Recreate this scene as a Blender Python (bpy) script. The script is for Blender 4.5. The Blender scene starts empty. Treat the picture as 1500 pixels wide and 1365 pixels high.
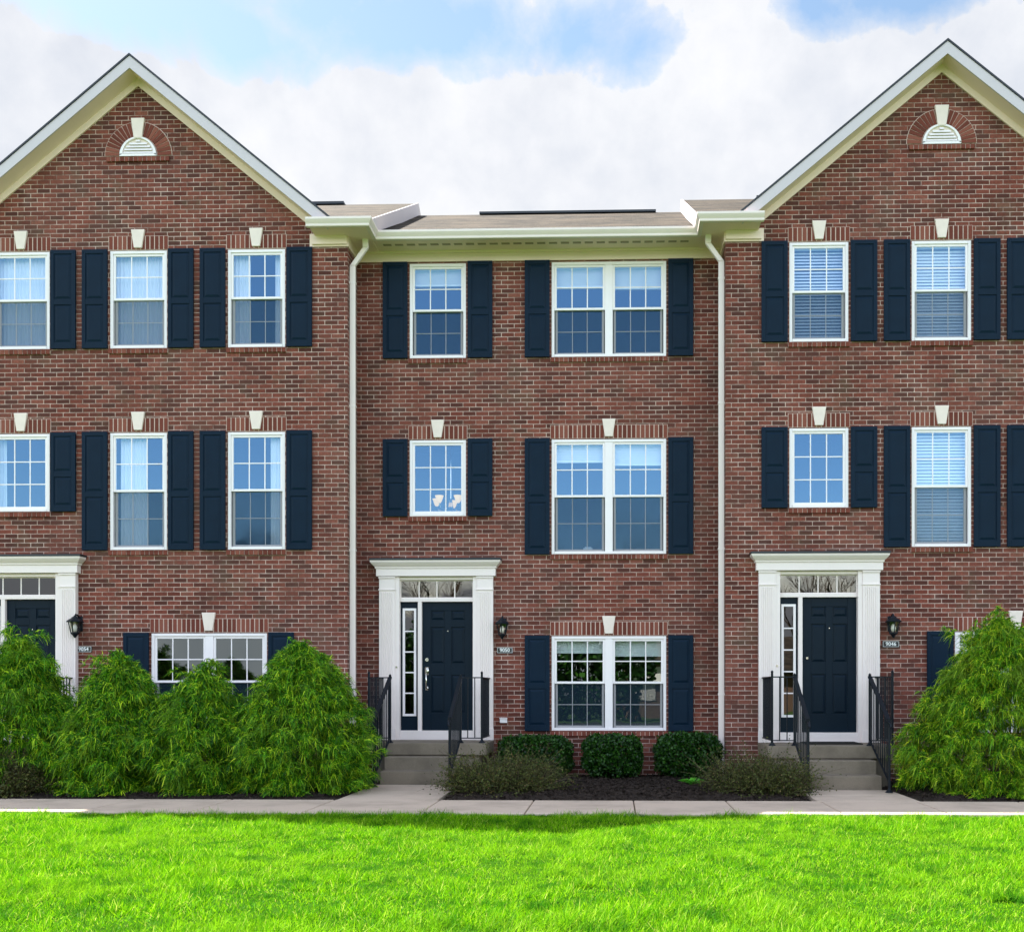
import bpy, bmesh, math, random
import numpy as np
from mathutils import Vector, Matrix
random.seed(7)
RNG = np.random.default_rng(11)
R = math.radians
scene = bpy.context.scene
COL = scene.collection

# ------------------------------------------------------------------ helpers
def tag(o, label=None, cat=None, group=None, kind=None):
    if label: o['label'] = label
    if cat: o['category'] = cat
    if group: o['group'] = group
    if kind: o['kind'] = kind
    return o

def empty(name, loc, rz=0.0):
    o = bpy.data.objects.new(name, None)
    o.empty_display_size = 0.2
    o.location = loc
    o.rotation_euler = (0, 0, rz)
    COL.objects.link(o)
    return o

class MB:
    """collects simple shapes into one mesh"""
    def __init__(s):
        s.v = []; s.f = []
    def quad(s, a, b, c, d):
        n = len(s.v); s.v += [a, b, c, d]; s.f.append((n, n+1, n+2, n+3)); return s
    def poly(s, pts):
        n = len(s.v); s.v += list(pts); s.f.append(tuple(range(n, n+len(pts)))); return s
    def hexa(s, p):
        n = len(s.v); s.v += list(p)
        for q in ((0,3,2,1),(4,5,6,7),(0,1,5,4),(1,2,6,5),(2,3,7,6),(3,0,4,7)):
            s.f.append(tuple(n+i for i in q))
        return s
    def box(s, x0, x1, y0, y1, z0, z1):
        return s.hexa([(x0,y0,z0),(x1,y0,z0),(x1,y1,z0),(x0,y1,z0),(x0,y0,z1),(x1,y0,z1),(x1,y1,z1),(x0,y1,z1)])
    def prism(s, pts, off):
        """planar polygon pts extruded by the vector off"""
        n = len(s.v); m = len(pts)
        s.v += [tuple(p) for p in pts] + [(p[0]+off[0], p[1]+off[1], p[2]+off[2]) for p in pts]
        s.f.append(tuple(range(n+m-1, n-1, -1))); s.f.append(tuple(range(n+m, n+2*m)))
        for i in range(m):
            j = (i+1) % m
            s.f.append((n+i, n+j, n+m+j, n+m+i))
        return s
    def tube(s, pts, r, n=8, r1=None, cap=True):
        pts = [Vector(p) for p in pts]; m = len(pts); base = len(s.v)
        r1 = r if r1 is None else r1
        up = Vector((0.31, 0.17, 0.93))
        for i, p in enumerate(pts):
            t = (pts[min(i+1, m-1)] - pts[max(i-1, 0)]).normalized()
            a = t.cross(up)
            if a.length < 1e-3: a = t.cross(Vector((1, 0, 0)))
            a.normalize(); b = t.cross(a).normalized()
            rr = r + (r1-r)*i/max(1, m-1)
            for k in range(n):
                an = 2*math.pi*k/n
                s.v.append(tuple(p + a*(rr*math.cos(an)) + b*(rr*math.sin(an))))
        for i in range(m-1):
            for k in range(n):
                k2 = (k+1) % n
                s.f.append((base+i*n+k, base+i*n+k2, base+(i+1)*n+k2, base+(i+1)*n+k))
        if cap:
            s.f.append(tuple(base+k for k in range(n-1, -1, -1)))
            s.f.append(tuple(base+(m-1)*n+k for k in range(n)))
        return s
    def lathe(s, c, prof, n=10):
        base = len(s.v); m = len(prof)
        for (r, z) in prof:
            for k in range(n):
                an = 2*math.pi*(k+.5)/n
                s.v.append((c[0]+r*math.cos(an), c[1]+r*math.sin(an), c[2]+z))
        for i in range(m-1):
            for k in range(n):
                k2 = (k+1) % n
                s.f.append((base+i*n+k, base+i*n+k2, base+(i+1)*n+k2, base+(i+1)*n+k))
        s.f.append(tuple(base+k for k in range(n-1, -1, -1)))
        s.f.append(tuple(base+(m-1)*n+k for k in range(n)))
        return s
    def sweep(s, prof, path, closed_ends=True):
        """profile [(out, z)] swept along a plan path [(x, y)]; 'out' points to the right hand side of travel"""
        P = [Vector(p) for p in path]; m = len(P); k = len(prof); base = len(s.v)
        for i in range(m):
            d0 = (P[i]-P[i-1]).normalized() if i > 0 else (P[1]-P[0]).normalized()
            d1 = (P[i+1]-P[i]).normalized() if i < m-1 else d0
            n0 = Vector((d0.y, -d0.x)); n1 = Vector((d1.y, -d1.x))
            b = (n0+n1).normalized(); sc = 1/max(.2, b.dot(n0))
            for (o, z) in prof:
                q = P[i] + b*(o*sc)
                s.v.append((q.x, q.y, z))
        for i in range(m-1):
            for j in range(k):
                j2 = (j+1) % k
                s.f.append((base+i*k+j, base+(i+1)*k+j, base+(i+1)*k+j2, base+i*k+j2))
        s.f.append(tuple(base+j for j in range(k))); s.f.append(tuple(base+(m-1)*k+j for j in range(k-1, -1, -1)))
        return s
    def build(s, name, mat, parent=None, smooth=False, bevel=0.0, loc=None):
        me = bpy.data.meshes.new(name)
        me.from_pydata([tuple(v) for v in s.v], [], s.f)
        me.update()
        bm = bmesh.new(); bm.from_mesh(me); (bmesh.ops.recalc_face_normals(bm, faces=bm.faces) if len(s.f) > 1 else None); bm.to_mesh(me); bm.free()
        if mat: me.materials.append(mat)
        o = bpy.data.objects.new(name, me)
        COL.objects.link(o)
        if loc: o.location = loc
        if parent: o.parent = parent
        if smooth:
            me.polygons.foreach_set('use_smooth', [True]*len(me.polygons))
        if bevel:
            b = o.modifiers.new('bevel', 'BEVEL'); b.width = bevel; b.segments = 2; b.limit_method = 'ANGLE'; b.angle_limit = R(40)
        return o

def tri_mesh(name, verts, tris, mat, parent=None, smooth=False):
    me = bpy.data.meshes.new(name)
    nv, nt = len(verts), len(tris)
    me.vertices.add(nv); me.vertices.foreach_set('co', np.asarray(verts, np.float32).ravel())
    me.loops.add(nt*3); me.loops.foreach_set('vertex_index', np.asarray(tris, np.int32).ravel())
    me.polygons.add(nt); me.polygons.foreach_set('loop_start', np.arange(0, nt*3, 3, dtype=np.int32))
    if smooth: me.polygons.foreach_set('use_smooth', np.ones(nt, bool))
    me.update(calc_edges=True)
    me.materials.append(mat)
    o = bpy.data.objects.new(name, me); COL.objects.link(o)
    if parent: o.parent = parent
    return o

# ------------------------------------------------------------------ materials
class NT:
    def __init__(s, name):
        s.m = bpy.data.materials.new(name); s.m.use_nodes = True
        s.t = s.m.node_tree; s.n = s.t.nodes; s.b = s.n['Principled BSDF']; s.out = s.n['Material Output']
    def add(s, typ, **kw):
        n = s.n.new(typ)
        for k, v in kw.items():
            if k in n.inputs.keys() if hasattr(n.inputs, 'keys') else False: n.inputs[k].default_value = v
            else: setattr(n, k, v)
        return n
    def link(s, a, b): s.t.links.new(a, b)
    def math(s, op, a, b=None, c=None, clamp=False):
        n = s.n.new('ShaderNodeMath'); n.operation = op; n.use_clamp = clamp
        for i, x in enumerate((a, b, c)):
            if x is None: continue
            if isinstance(x, (int, float)): n.inputs[i].default_value = x
            else: s.link(x, n.inputs[i])
        return n.outputs[0]
    def noise(s, vec, scale, detail=4, rough=.55, dist=0.0):
        n = s.n.new('ShaderNodeTexNoise'); n.inputs['Scale'].default_value = scale; n.inputs['Detail'].default_value = detail
        n.inputs['Roughness'].default_value = rough; n.inputs['Distortion'].default_value = dist
        if vec: s.link(vec, n.inputs['Vector'])
        return n.outputs['Fac']
    def ramp(s, fac, stops):
        n = s.n.new('ShaderNodeValToRGB'); e = n.color_ramp.elements
        while len(e) < len(stops): e.new(0.5)
        for i, (p, c) in enumerate(stops):
            e[i].position = p; e[i].color = (*c, 1) if len(c) == 3 else c
        s.link(fac, n.inputs[0]); return n.outputs[0]
    def mix(s, fac, a, b, blend='MIX'):
        n = s.n.new('ShaderNodeMix'); n.data_type = 'RGBA'; n.blend_type = blend
        for sock, x in ((n.inputs[0], fac), (n.inputs[6], a), (n.inputs[7], b)):
            if isinstance(x, (int, float)): sock.default_value = x
            elif isinstance(x, tuple): sock.default_value = (*x, 1)
            else: s.link(x, sock)
        return n.outputs[2]
    def pos(s): return s.n.new('ShaderNodeNewGeometry').outputs['Position']
    def base(s, c):
        if isinstance(c, tuple): s.b.inputs['Base Color'].default_value = (*c, 1)
        else: s.link(c, s.b.inputs['Base Color'])
    def rough(s, r):
        if isinstance(r, (int, float)): s.b.inputs['Roughness'].default_value = r
        else: s.link(r, s.b.inputs['Roughness'])
    def bump(s, h, strength=.3, dist=.01):
        n = s.n.new('ShaderNodeBump'); n.inputs['Strength'].default_value = strength; n.inputs['Distance'].default_value = dist
        s.link(h, n.inputs['Height']); s.link(n.outputs[0], s.b.inputs['Normal'])

def m_plain(name, c, rough=.5, var=.06, scale=6, spec=.5, bump=0.0, bscale=60, metal=0.0):
    k = NT(name); p = k.pos()
    nf = k.noise(p, scale, 5, .6)
    k.base(k.mix(nf, tuple(x*(1-var*1.6) for x in c), tuple(min(1, x*(1+var*1.6)) for x in c)))
    k.rough(rough); k.b.inputs['Specular IOR Level'].default_value = spec; k.b.inputs['Metallic'].default_value = metal
    if bump: k.bump(k.noise(p, bscale, 3), bump, .004)
    return k.m

def m_brick():
    k = NT('brick_masonry')
    g = k.n.new('ShaderNodeNewGeometry')
    sp = k.n.new('ShaderNodeSeparateXYZ'); k.link(g.outputs['Position'], sp.inputs[0])
    sn = k.n.new('ShaderNodeSeparateXYZ'); k.link(g.outputs['Normal'], sn.inputs[0])
    side = k.math('GREATER_THAN', k.math('ABSOLUTE', sn.outputs[0]), .5)
    u = k.math('ADD', k.math('MULTIPLY', sp.outputs[0], k.math('SUBTRACT', 1, side)), k.math('MULTIPLY', sp.outputs[1], side))
    wob = k.noise(g.outputs['Position'], 3.0, 2)
    u2 = k.math('ADD', u, 40.0)
    z2 = k.math('ADD', k.math('ADD', sp.outputs[2], 2.0), k.math('MULTIPLY', wob, .006))
    cb = k.n.new('ShaderNodeCombineXYZ'); k.link(u2, cb.inputs[0]); k.link(z2, cb.inputs[1])
    bt = k.n.new('ShaderNodeTexBrick'); k.link(cb.outputs[0], bt.inputs['Vector'])
    bt.inputs['Scale'].default_value = 1; bt.inputs['Brick Width'].default_value = .1925; bt.inputs['Row Height'].default_value = .0654
    bt.inputs['Mortar Size'].default_value = .0050; bt.inputs['Mortar Smooth'].default_value = .25; bt.inputs['Bias'].default_value = -.12
    bt.inputs['Color1'].default_value = (0, 0, 0, 1); bt.inputs['Color2'].default_value = (1, 1, 1, 1); bt.inputs['Mortar'].default_value = (.5, .5, .5, 1)
    rnd = k.ramp(bt.outputs['Color'], [(0, (.090, .028, .020)), (.10, (.115, .031, .021)), (.22, BR[0]), (.45, BR[1]), (.75, BR[2]), (.93, BR[3]), (1, (.34, .15, .105))])
    fine = k.noise(g.outputs['Position'], 46, 4, .7)
    big = k.noise(g.outputs['Position'], .55, 4, .6)
    med = k.noise(g.outputs['Position'], 2.6, 4, .6)
    c = k.mix(k.ramp(fine, [(.35, (0, 0, 0)), (.75, (.75, .75, .75))]), rnd, (.055, .022, .017))
    olive = k.noise(g.outputs['Position'], 1.7, 5, .7)
    c = k.mix(k.ramp(olive, [(.52, (0, 0, 0)), (.66, (.6, .6, .6))]), c, (.105, .068, .042))
    c = k.mix(k.ramp(big, [(.42, (0, 0, 0)), (.7, (.34, .34, .34))]), c, (.19, .095, .075))
    # pale lime bloom on some courses
    c = k.mix(k.ramp(med, [(.62, (0, 0, 0)), (.8, (.22, .22, .22))]), c, (.30, .24, .21))
    mort = k.mix(k.ramp(k.math('ADD', k.math('MULTIPLY', med, .6), k.math('MULTIPLY', k.noise(g.outputs['Position'], 12, 4, .7), .4)), [(.36, (0, 0, 0)), (.60, (1, 1, 1))]), (.20, .105, .080), (.76, .56, .47))
    mort = k.mix(k.math('MULTIPLY', fine, .4), mort, (.25, .19, .16))
    c = k.mix(bt.outputs['Fac'], c, mort)
    # weather staining
    c = k.mix(k.ramp(k.noise(g.outputs['Position'], .9, 5, .65), [(.56, (0, 0, 0)), (.8, (.35, .35, .35))]), c, (.07, .045, .038))
    k.base(c); k.rough(.88); k.b.inputs['Specular IOR Level'].default_value = .25
    h = k.math('ADD', k.math('MULTIPLY', k.math('SUBTRACT', 1, bt.outputs['Fac']), 1.0), k.math('MULTIPLY', fine, .35))
    k.bump(h, .8, .006)
    return k.m
BR = [(.142, .035, .022), (.196, .049, .031), (.248, .066, .043), (.305, .102, .068)]

def m_brick_unit():
    k = NT('brick_unit'); g = k.n.new('ShaderNodeNewGeometry')
    fine = k.noise(g.outputs['Position'], 46, 4, .7)
    c = k.ramp(g.outputs['Random Per Island'], [(0, BR[0]), (.4, BR[1]), (.75, BR[2]), (1, BR[3])])
    k.base(k.mix(k.math('MULTIPLY', fine, .5), c, (.06, .024, .02))); k.rough(.88); k.b.inputs['Specular IOR Level'].default_value = .25
    k.bump(fine, .4, .004)
    return k.m

def m_shingle():
    k = NT('roof_shingle'); p = k.pos()
    sp = k.n.new('ShaderNodeSeparateXYZ'); k.link(p, sp.inputs[0])
    cb = k.n.new('ShaderNodeCombineXYZ')
    k.link(k.math('ADD', sp.outputs[0], 60.0), cb.inputs[0]); k.link(k.math('MULTIPLY', sp.outputs[2], 2.1), cb.inputs[1])
    bt = k.n.new('ShaderNodeTexBrick'); k.link(cb.outputs[0], bt.inputs['Vector'])
    bt.inputs['Scale'].default_value = 1; bt.inputs['Brick Width'].default_value = .17; bt.inputs['Row Height'].default_value = .145
    bt.inputs['Mortar Size'].default_value = .008; bt.offset_frequency = 2; bt.offset = .37
    bt.inputs['Color1'].default_value = (.024, .021, .018, 1); bt.inputs['Color2'].default_value = (.080, .066, .052, 1); bt.inputs['Mortar'].default_value = (.05, .04, .035, 1)
    mp = k.n.new('ShaderNodeMapping'); mp.inputs['Scale'].default_value = (.35, 1, 2.2); k.link(p, mp.inputs[0]); n1 = k.noise(mp.outputs[0], 13, 5, .75); n2 = k.noise(mp.outputs[0], 2.3, 4, .65)
    c = k.mix(k.ramp(n1, [(.35, (0, 0, 0)), (.65, (.85, .85, .85))]), bt.outputs['Color'], (.022, .019, .017))
    c = k.mix(k.ramp(n2, [(.42, (0, 0, 0)), (.62, (.8, .8, .8))]), c, (.095, .074, .055))
    mp2 = k.n.new('ShaderNodeMapping'); mp2.inputs['Scale'].default_value = (.5, 1, 1.6); k.link(p, mp2.inputs[0])
    c = k.mix(k.ramp(k.noise(mp2.outputs[0], 5.5, 4, .7), [(.50, (0, 0, 0)), (.66, (.75, .75, .75))]), c, (.020, .017, .015))
    k.base(c); k.rough(.95); k.b.inputs['Specular IOR Level'].default_value = .1
    k.bump(k.math('ADD', k.math('MULTIPLY', bt.outputs['Fac'], -1), n1), .6, .012)
    return k.m

def m_concrete(name, c, stain=.5, joints=False):
    k = NT(name); p = k.pos()
    n1 = k.noise(p, 1.6, 6, .65); n2 = k.noise(p, 55, 3, .7); n3 = k.noise(p, 6, 4, .7)
    a = k.mix(n2, tuple(x*.82 for x in c), tuple(min(1, x*1.15) for x in c))
    a = k.mix(k.ramp(n1, [(.45, (0, 0, 0)), (.75, (stain,)*3)]), a, tuple(x*.45 for x in c))
    a = k.mix(k.ramp(n3, [(.6, (0, 0, 0)), (.8, (stain*.6,)*3)]), a, tuple(x*.6 for x in c))
    k.base(a); k.rough(.9); k.b.inputs['Specular IOR Level'].default_value = .25
    k.bump(n2, .35, .004)
    return k.m

def m_leaf(name, stops, transl=.3, rough=.5, patch=None, spec=.3, pscale=1.2, vary=0):
    k = NT(name); g = k.n.new('ShaderNodeNewGeometry')
    c = k.ramp(g.outputs['Random Per Island'], stops)
    if vary:
        c = k.mix(k.ramp(k.noise(g.outputs['Position'], 6.5, 3, .6), [(.40, (0, 0, 0)), (.66, (vary,)*3)]), c, k.mix(1.0, c, (2.2, 1.7, 1.2), 'MULTIPLY'))
    if patch:
        nf = k.noise(g.outputs['Position'], pscale, 4, .65)
        c = k.mix(k.ramp(nf, [(.5, (0, 0, 0)), (.72, (1, 1, 1))]), c, patch)
    k.base(c); k.rough(rough); k.b.inputs['Specular IOR Level'].default_value = spec
    tr = k.n.new('ShaderNodeBsdfTranslucent'); k.link(c, tr.inputs['Color'])
    mx = k.n.new('ShaderNodeMixShader'); mx.inputs[0].default_value = transl
    k.link(k.b.outputs[0], mx.inputs[1]); k.link(tr.outputs[0], mx.inputs[2]); k.link(mx.outputs[0], k.out.inputs['Surface'])
    return k.m

def m_glass(name, ior, tint=(.86, .9, .9), wav=.02, coat=(1, 1, 1)):
    k = NT(name); k.n.remove(k.b)
    g = k.n.new('ShaderNodeNewGeometry'); dp = k.n.new('ShaderNodeVectorMath'); dp.operation = 'DOT_PRODUCT'
    k.link(g.outputs['Incoming'], dp.inputs[0]); k.link(g.outputs['Normal'], dp.inputs[1])
    f0 = ((ior-1)/(ior+1))**2
    fres = k.math('MULTIPLY_ADD', k.math('POWER', k.math('SUBTRACT', 1.0, k.math('ABSOLUTE', dp.outputs['Value'])), 5.0), 1-f0, f0)
    t = k.n.new('ShaderNodeBsdfTransparent'); t.inputs['Color'].default_value = (*tint, 1)
    gl = k.n.new('ShaderNodeBsdfGlossy'); gl.inputs['Roughness'].default_value = 0.0; gl.inputs['Color'].default_value = (*coat, 1)
    nb = k.n.new('ShaderNodeBump'); nb.inputs['Strength'].default_value = wav; nb.inputs['Distance'].default_value = .05
    k.link(k.noise(k.pos(), 1.7, 2), nb.inputs['Height']); k.link(nb.outputs[0], gl.inputs['Normal'])
    mx = k.n.new('ShaderNodeMixShader'); k.link(fres, mx.inputs[0]); k.link(t.outputs[0], mx.inputs[1]); k.link(gl.outputs[0], mx.inputs[2])
    k.link(mx.outputs[0], k.out.inputs['Surface'])
    return k.m

def m_sheer(name, c, alpha, fold=True):
    k = NT(name); k.n.remove(k.b)
    t = k.n.new('ShaderNodeBsdfTransparent')
    d = k.n.new('ShaderNodeBsdfDiffuse'); d.inputs['Color'].default_value = (*c, 1)
    mx = k.n.new('ShaderNodeMixShader'); mx.inputs[0].default_value = alpha
    k.link(t.outputs[0], mx.inputs[1]); k.link(d.outputs[0], mx.inputs[2]); k.link(mx.outputs[0], k.out.inputs['Surface'])
    return k.m

def m_emit(name, c, s):
    k = NT(name); k.b.inputs['Emission Color'].default_value = (*c, 1); k.b.inputs['Emission Strength'].default_value = s
    k.base(c); return k.m

M = dict(
    brick=m_brick(), unit=m_brick_unit(), mortar=m_plain('mortar', (.60, .45, .38), .95, .1, 30, .2),
    stone=m_plain('cast_stone', (.80, .68, .60), .8, .07, 9, .3, .15),
    cream=m_plain('cream_trim', (.84, .66, .54), .55, .03, 3),
    fascia=m_plain('fascia_white', (.57, .51, .53), .5, .03, 3),
    white=m_plain('white_vinyl', (.85, .79, .79), .35, .02, 4),
    trimw=m_plain('door_trim_paint', (.82, .72, .68), .4, .03, 4),
    navy=m_plain('navy_shutter', (.0034, .0140, .030), .5, .14, 5, .10, .06, 130),
    door=m_plain('navy_door', (.0030, .0105, .020), .4, .1, 4, .12),
    black=m_plain('black_iron', (.006, .009, .014), .45, .1, 20, .2),
    flash=m_plain('dark_flashing', (.012, .016, .022), .5, .1, 9),
    gutter=m_plain('gutter_paint', (.81, .70, .65), .45, .03, 4),
    glassg=m_glass('ground_window_glass', 2.75, (.80, .86, .86), .02, (.80, .88, .86)), glassl=m_glass('lantern_glass', 1.5, (.95, .95, .93)),
    ventd=m_plain('vent_dark_cream', (.36, .28, .19), .8, .1, 9),  # darker cream for the soffit vent strips
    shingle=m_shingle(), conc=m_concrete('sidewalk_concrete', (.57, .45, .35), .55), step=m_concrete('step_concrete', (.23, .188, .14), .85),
    glass=m_glass('window_glass', 2.35, (.90, .94, .97), .02, (.26, .56, 1.0)), glassd=m_glass('door_glass', 2.0, (.5, .55, .52)), screen=m_sheer('insect_screen', (.02, .04, .06), .42),
    blind=m_plain('blind_slat', (.88, .90, .90), .6, .02, 4), sheer=m_sheer('sheer_curtain', (.92, .93, .94), .86),
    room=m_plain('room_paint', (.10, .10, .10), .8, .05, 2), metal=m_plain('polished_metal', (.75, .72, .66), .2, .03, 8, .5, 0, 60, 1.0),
    gl_lamp=m_plain('frosted_lamp_glass', (.72, .70, .62), .25, .03, 8),
    sign=m_plain('sign_black', (.012, .012, .013), .4, .1, 9), signw=m_plain('sign_white', (.82, .82, .80), .4, .02, 9),
    lampshade=m_emit('lit_lamp_shade', (.58, .38, .12), .26),
    rubber=m_plain('mat_rubber', (.03, .028, .025), .9, .2, 40, .2, .3),
    bark=m_plain('bark', (.10, .07, .05), .95, .3, 25, .2, .6, 40),
)

# ------------------------------------------------------------------ dimensions of the terrace
WALL_G = -0.6            # gabled houses stand 0.6 m in front of the middle one
XL, XR = -6.93, 4.657    # middle of each gabled house
HALF = 3.065
EAVE = 7.96

def brick_row(mb, mo, x0, x1, y, z0, z1, bw=.0678, proud=.005, mj=.0135):
    n = max(2, round((x1-x0)/bw)); s = (x1-x0)/n
    for i in range(n):
        mb.box(x0+i*s+mj/2, x0+(i+1)*s-mj/2, y-proud-random.random()*.003, y+.02, z0+mj*.4, z1-mj*.4)
    mo.box(x0, x1, y-.0035, y+.018, z0, z1)

def masonry_piece(name, parent, builder, label=None):
    """bricks plus their mortar bed: one mesh with two materials"""
    a, b = MB(), MB(); builder(a, b)
    n0 = len(a.f); off = len(a.v)
    a.v += b.v; a.f += [tuple(i+off for i in f) for f in b.f]
    o = a.build(name, M['unit'], parent)
    o.data.materials.append(M['mortar'])
    for p in o.data.polygons:
        if p.index >= n0: p.material_index = 1
    return o

def keystone(parent, x, y, z0, h=.265, wt=.20, wb=.115):
    MB().prism([(x-wb/2, y-.035, z0), (x+wb/2, y-.035, z0), (x+wt/2, y-.035, z0+h), (x-wt/2, y-.035, z0+h)], (0, .05, 0)).build('keystone', M['stone'], parent, bevel=.006)

def shutter(parent, x0, x1, z0, z1, split=.47):
    y0 = -.012; yb = -.034; yf = -.046
    b = MB(); st = .055; w = x1-x0
    b.box(x0, x1, yb, y0, z0, z1)
    zr = z0 + (z1-z0)*split; bot, top, mid = .085, .06, .08
    b.box(x0, x0+st, yf, yb+.002, z0, z1); b.box(x1-st, x1, yf, yb+.002, z0, z1)
    b.box(x0+st, x1-st, yf, yb+.002, z0, z0+bot); b.box(x0+st, x1-st, yf, yb+.002, z1-top, z1); b.box(x0+st, x1-st, yf, yb+.002, zr-mid/2, zr+mid/2)
    for (a, c) in ((z0+bot, zr-mid/2), (zr+mid/2, z1-top)):
        i, j = .012, .042
        xa, xb = x0+st, x1-st
        o = [(xa+i, yb, a+i), (xb-i, yb, a+i), (xb-i, yb, c-i), (xa+i, yb, c-i)]
        n = [(xa+j, yf+.001, a+j), (xb-j, yf+.001, a+j), (xb-j, yf+.001, c-j), (xa+j, yf+.001, c-j)]
        k = len(b.v); b.v += o+n; b.f.append((k+4, k+5, k+6, k+7))
        for q in range(4):
            q2 = (q+1) % 4; b.f.append((k+q, k+q2, k+4+q2, k+4+q))
    for z in (z0+.05, z1-.04):
        for x in (x0+.025, x1-.025): b.lathe((x, yf-.002, z-.006), [(.006, 0), (.006, .012)], 6)
    return b.build('shutter', M['navy'], parent, bevel=.003)

def sash(mb, x0, x1, z0, z1, y, cols, rows, st=.034, bar=.017):
    mb.box(x0, x0+st, y, y+.03, z0, z1); mb.box(x1-st, x1, y, y+.03, z0, z1)
    mb.box(x0+st, x1-st, y, y+.03, z0, z0+st); mb.box(x0+st, x1-st, y, y+.03, z1-st, z1)
    a, b, c, d = x0+st, x1-st, z0+st, z1-st
    for i in range(1, cols):
        x = a+(b-a)*i/cols; mb.box(x-bar/2, x+bar/2, y+.008, y+.017, c, d)
    for j in range(1, rows):
        z = c+(d-c)*j/rows; mb.box(a, b, y+.0065, y+.0155, z-bar/2, z+bar/2)
    return a, b, c, d

def slat_blind(parent, x0, x1, z0, z1, y=.132, pitch=.045, tilt=30):
    b = MB(); z = z1
    b.box(x0, x1, y-.03, y+.03, z1, z1+.05)
    t = R(tilt); w = .025
    while z > z0+.01:
        z -= pitch; sg = random.uniform(-.002, .002)
        b.quad((x0, y-w*math.cos(t), z-w*math.sin(t)+sg), (x1, y-w*math.cos(t), z-w*math.sin(t)+sg), (x1, y+w*math.cos(t), z+w*math.sin(t)+sg), (x0, y+w*math.cos(t), z+w*math.sin(t)+sg))
    b.box(x0, x1, y-.025, y+.025, z-.025, z-.005)
    b.build('blind', M['blind'], parent)

def curtain(parent, x0, x1, z0, z1, y=.135, n=40, flare=0.0):
    b = MB(); ph = random.random()*6; folds = (x1-x0)/.055
    rows = 5; base = len(b.v)
    for r in range(rows+1):
        tz = r/rows
        for i in range(n+1):
            t = i/n; x = x0+(x1-x0)*t + flare*(1-tz)*(t-.5)*.3
            b.v.append((x, y+.022*math.sin(t*folds*6.28/1.0+ph+.4*math.sin(t*9))*(.6+.4*(1-tz)), z0+(z1-z0)*tz))
    for r in range(rows):
        for i in range(n):
            q = base+r*(n+1)+i; b.f.append((q, q+1, q+n+2, q+n+1))
    b.build('curtain', M['sheer'], parent, smooth=True)

def window(parent, cx, z0, z1, w, double=False, nine=False, dress=()):
    """frame (the window's own mesh) > upper and lower sash, panes, screens, blinds, curtains"""
    x0, x1 = cx-w/2, cx+w/2; fr = .042
    f = MB()
    f.box(x0, x0+fr, .0, .10, z0, z1); f.box(x1-fr, x1, .0, .10, z0, z1)
    f.box(x0+fr, x1-fr, .0, .10, z1-fr, z1); f.box(x0+fr, x1-fr, -.008, .10, z0, z0+fr)
    units = [(x0+fr, x1-fr)]
    if double:
        mw = .058
        f.box(cx-mw, cx+mw, .004, .10, z0+fr, z1-fr)
        units = [(x0+fr, cx-mw), (cx+mw, x1-fr)]
    win = f.build('window', M['white'], parent, bevel=.004)
    zm = (z0+z1)/2; up = MB(); lo = MB(); pane_b = []; scr = MB(); trk = MB()
    for (a, b) in units:
        if nine:
            q = sash(up, a, b, z0+fr, z1-fr, .016, 3, 3); pane_b.append((q, .028))
        else:
            q = sash(up, a, b, zm-.005, z1-fr, .016, 3, 2); pane_b.append((q, .028))
            q = sash(lo, a+.012, b-.012, z0+fr, zm+.028, .05, 3, 2, bar=.011); pane_b.append((q, .062))
            scr.quad((a+.002, .040, z0+fr+.002), (b-.002, .040, z0+fr+.002), (b-.002, .040, zm-.006), (a+.002, .040, zm-.006))
    up.build('upper_sash' if not nine else 'sash', M['white'], win, bevel=.003)
    if not nine:
        lo.build('lower_sash', M['white'], win, bevel=.003); scr.build('insect_screen', M['screen'], win)
    for (q, y) in pane_b:
        a, b, c, d = q
        u, v = random.uniform(-.0028, .0028), random.uniform(-.0028, .0028)
        MB().quad((a-.004, y-u-v, c-.004), (b+.004, y+u-v, c-.004), (b+.004, y+u+v, d+.004), (a-.004, y-u+v, d+.004)).build('pane', M['glass' if z0 > 2 else 'glassg'], win)
    H = z1-z0
    for (kind, u, p) in dress:
        a, b = units[u]; a -= .02; b += .02
        if kind == 'blind_top': slat_blind(win, a, b, z1-H*p, z1-.06, pitch=.024, tilt=62)
        elif kind == 'blind': slat_blind(win, a, b, z0+.03, z1-.06, pitch=.046, tilt=p)
        elif kind == 'curtain': curtain(win, a+(b-a)*p[0], a+(b-a)*p[1], z0-.2, z1-.02)
    return win

def wall_front(mb, x0, x1, z0, z1, holes, depth=.11):
    xs = sorted({x0, x1, *[h[0] for h in holes], *[h[1] for h in holes]})
    zs = sorted({z0, z1, *[h[2] for h in holes], *[h[3] for h in holes]})
    for i in range(len(xs)-1):
        for j in range(len(zs)-1):
            mx, mz = (xs[i]+xs[i+1])/2, (zs[j]+zs[j+1])/2
            if any(h[0] < mx < h[1] and h[2] < mz < h[3] for h in holes): continue
            mb.quad((xs[i], 0, zs[j]), (xs[i+1], 0, zs[j]), (xs[i+1], 0, zs[j+1]), (xs[i], 0, zs[j+1]))
    for (a, b, c, d) in holes:
        mb.quad((a, 0, c), (a, depth, c), (a, depth, d), (a, 0, d)); mb.quad((b, 0, c), (b, 0, d), (b, depth, d), (b, depth, c))
        mb.quad((a, 0, d), (a, depth, d), (b, depth, d), (b, 0, d)); mb.quad((a, 0, c), (b, 0, c), (b, depth, c), (a, depth, c))

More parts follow.
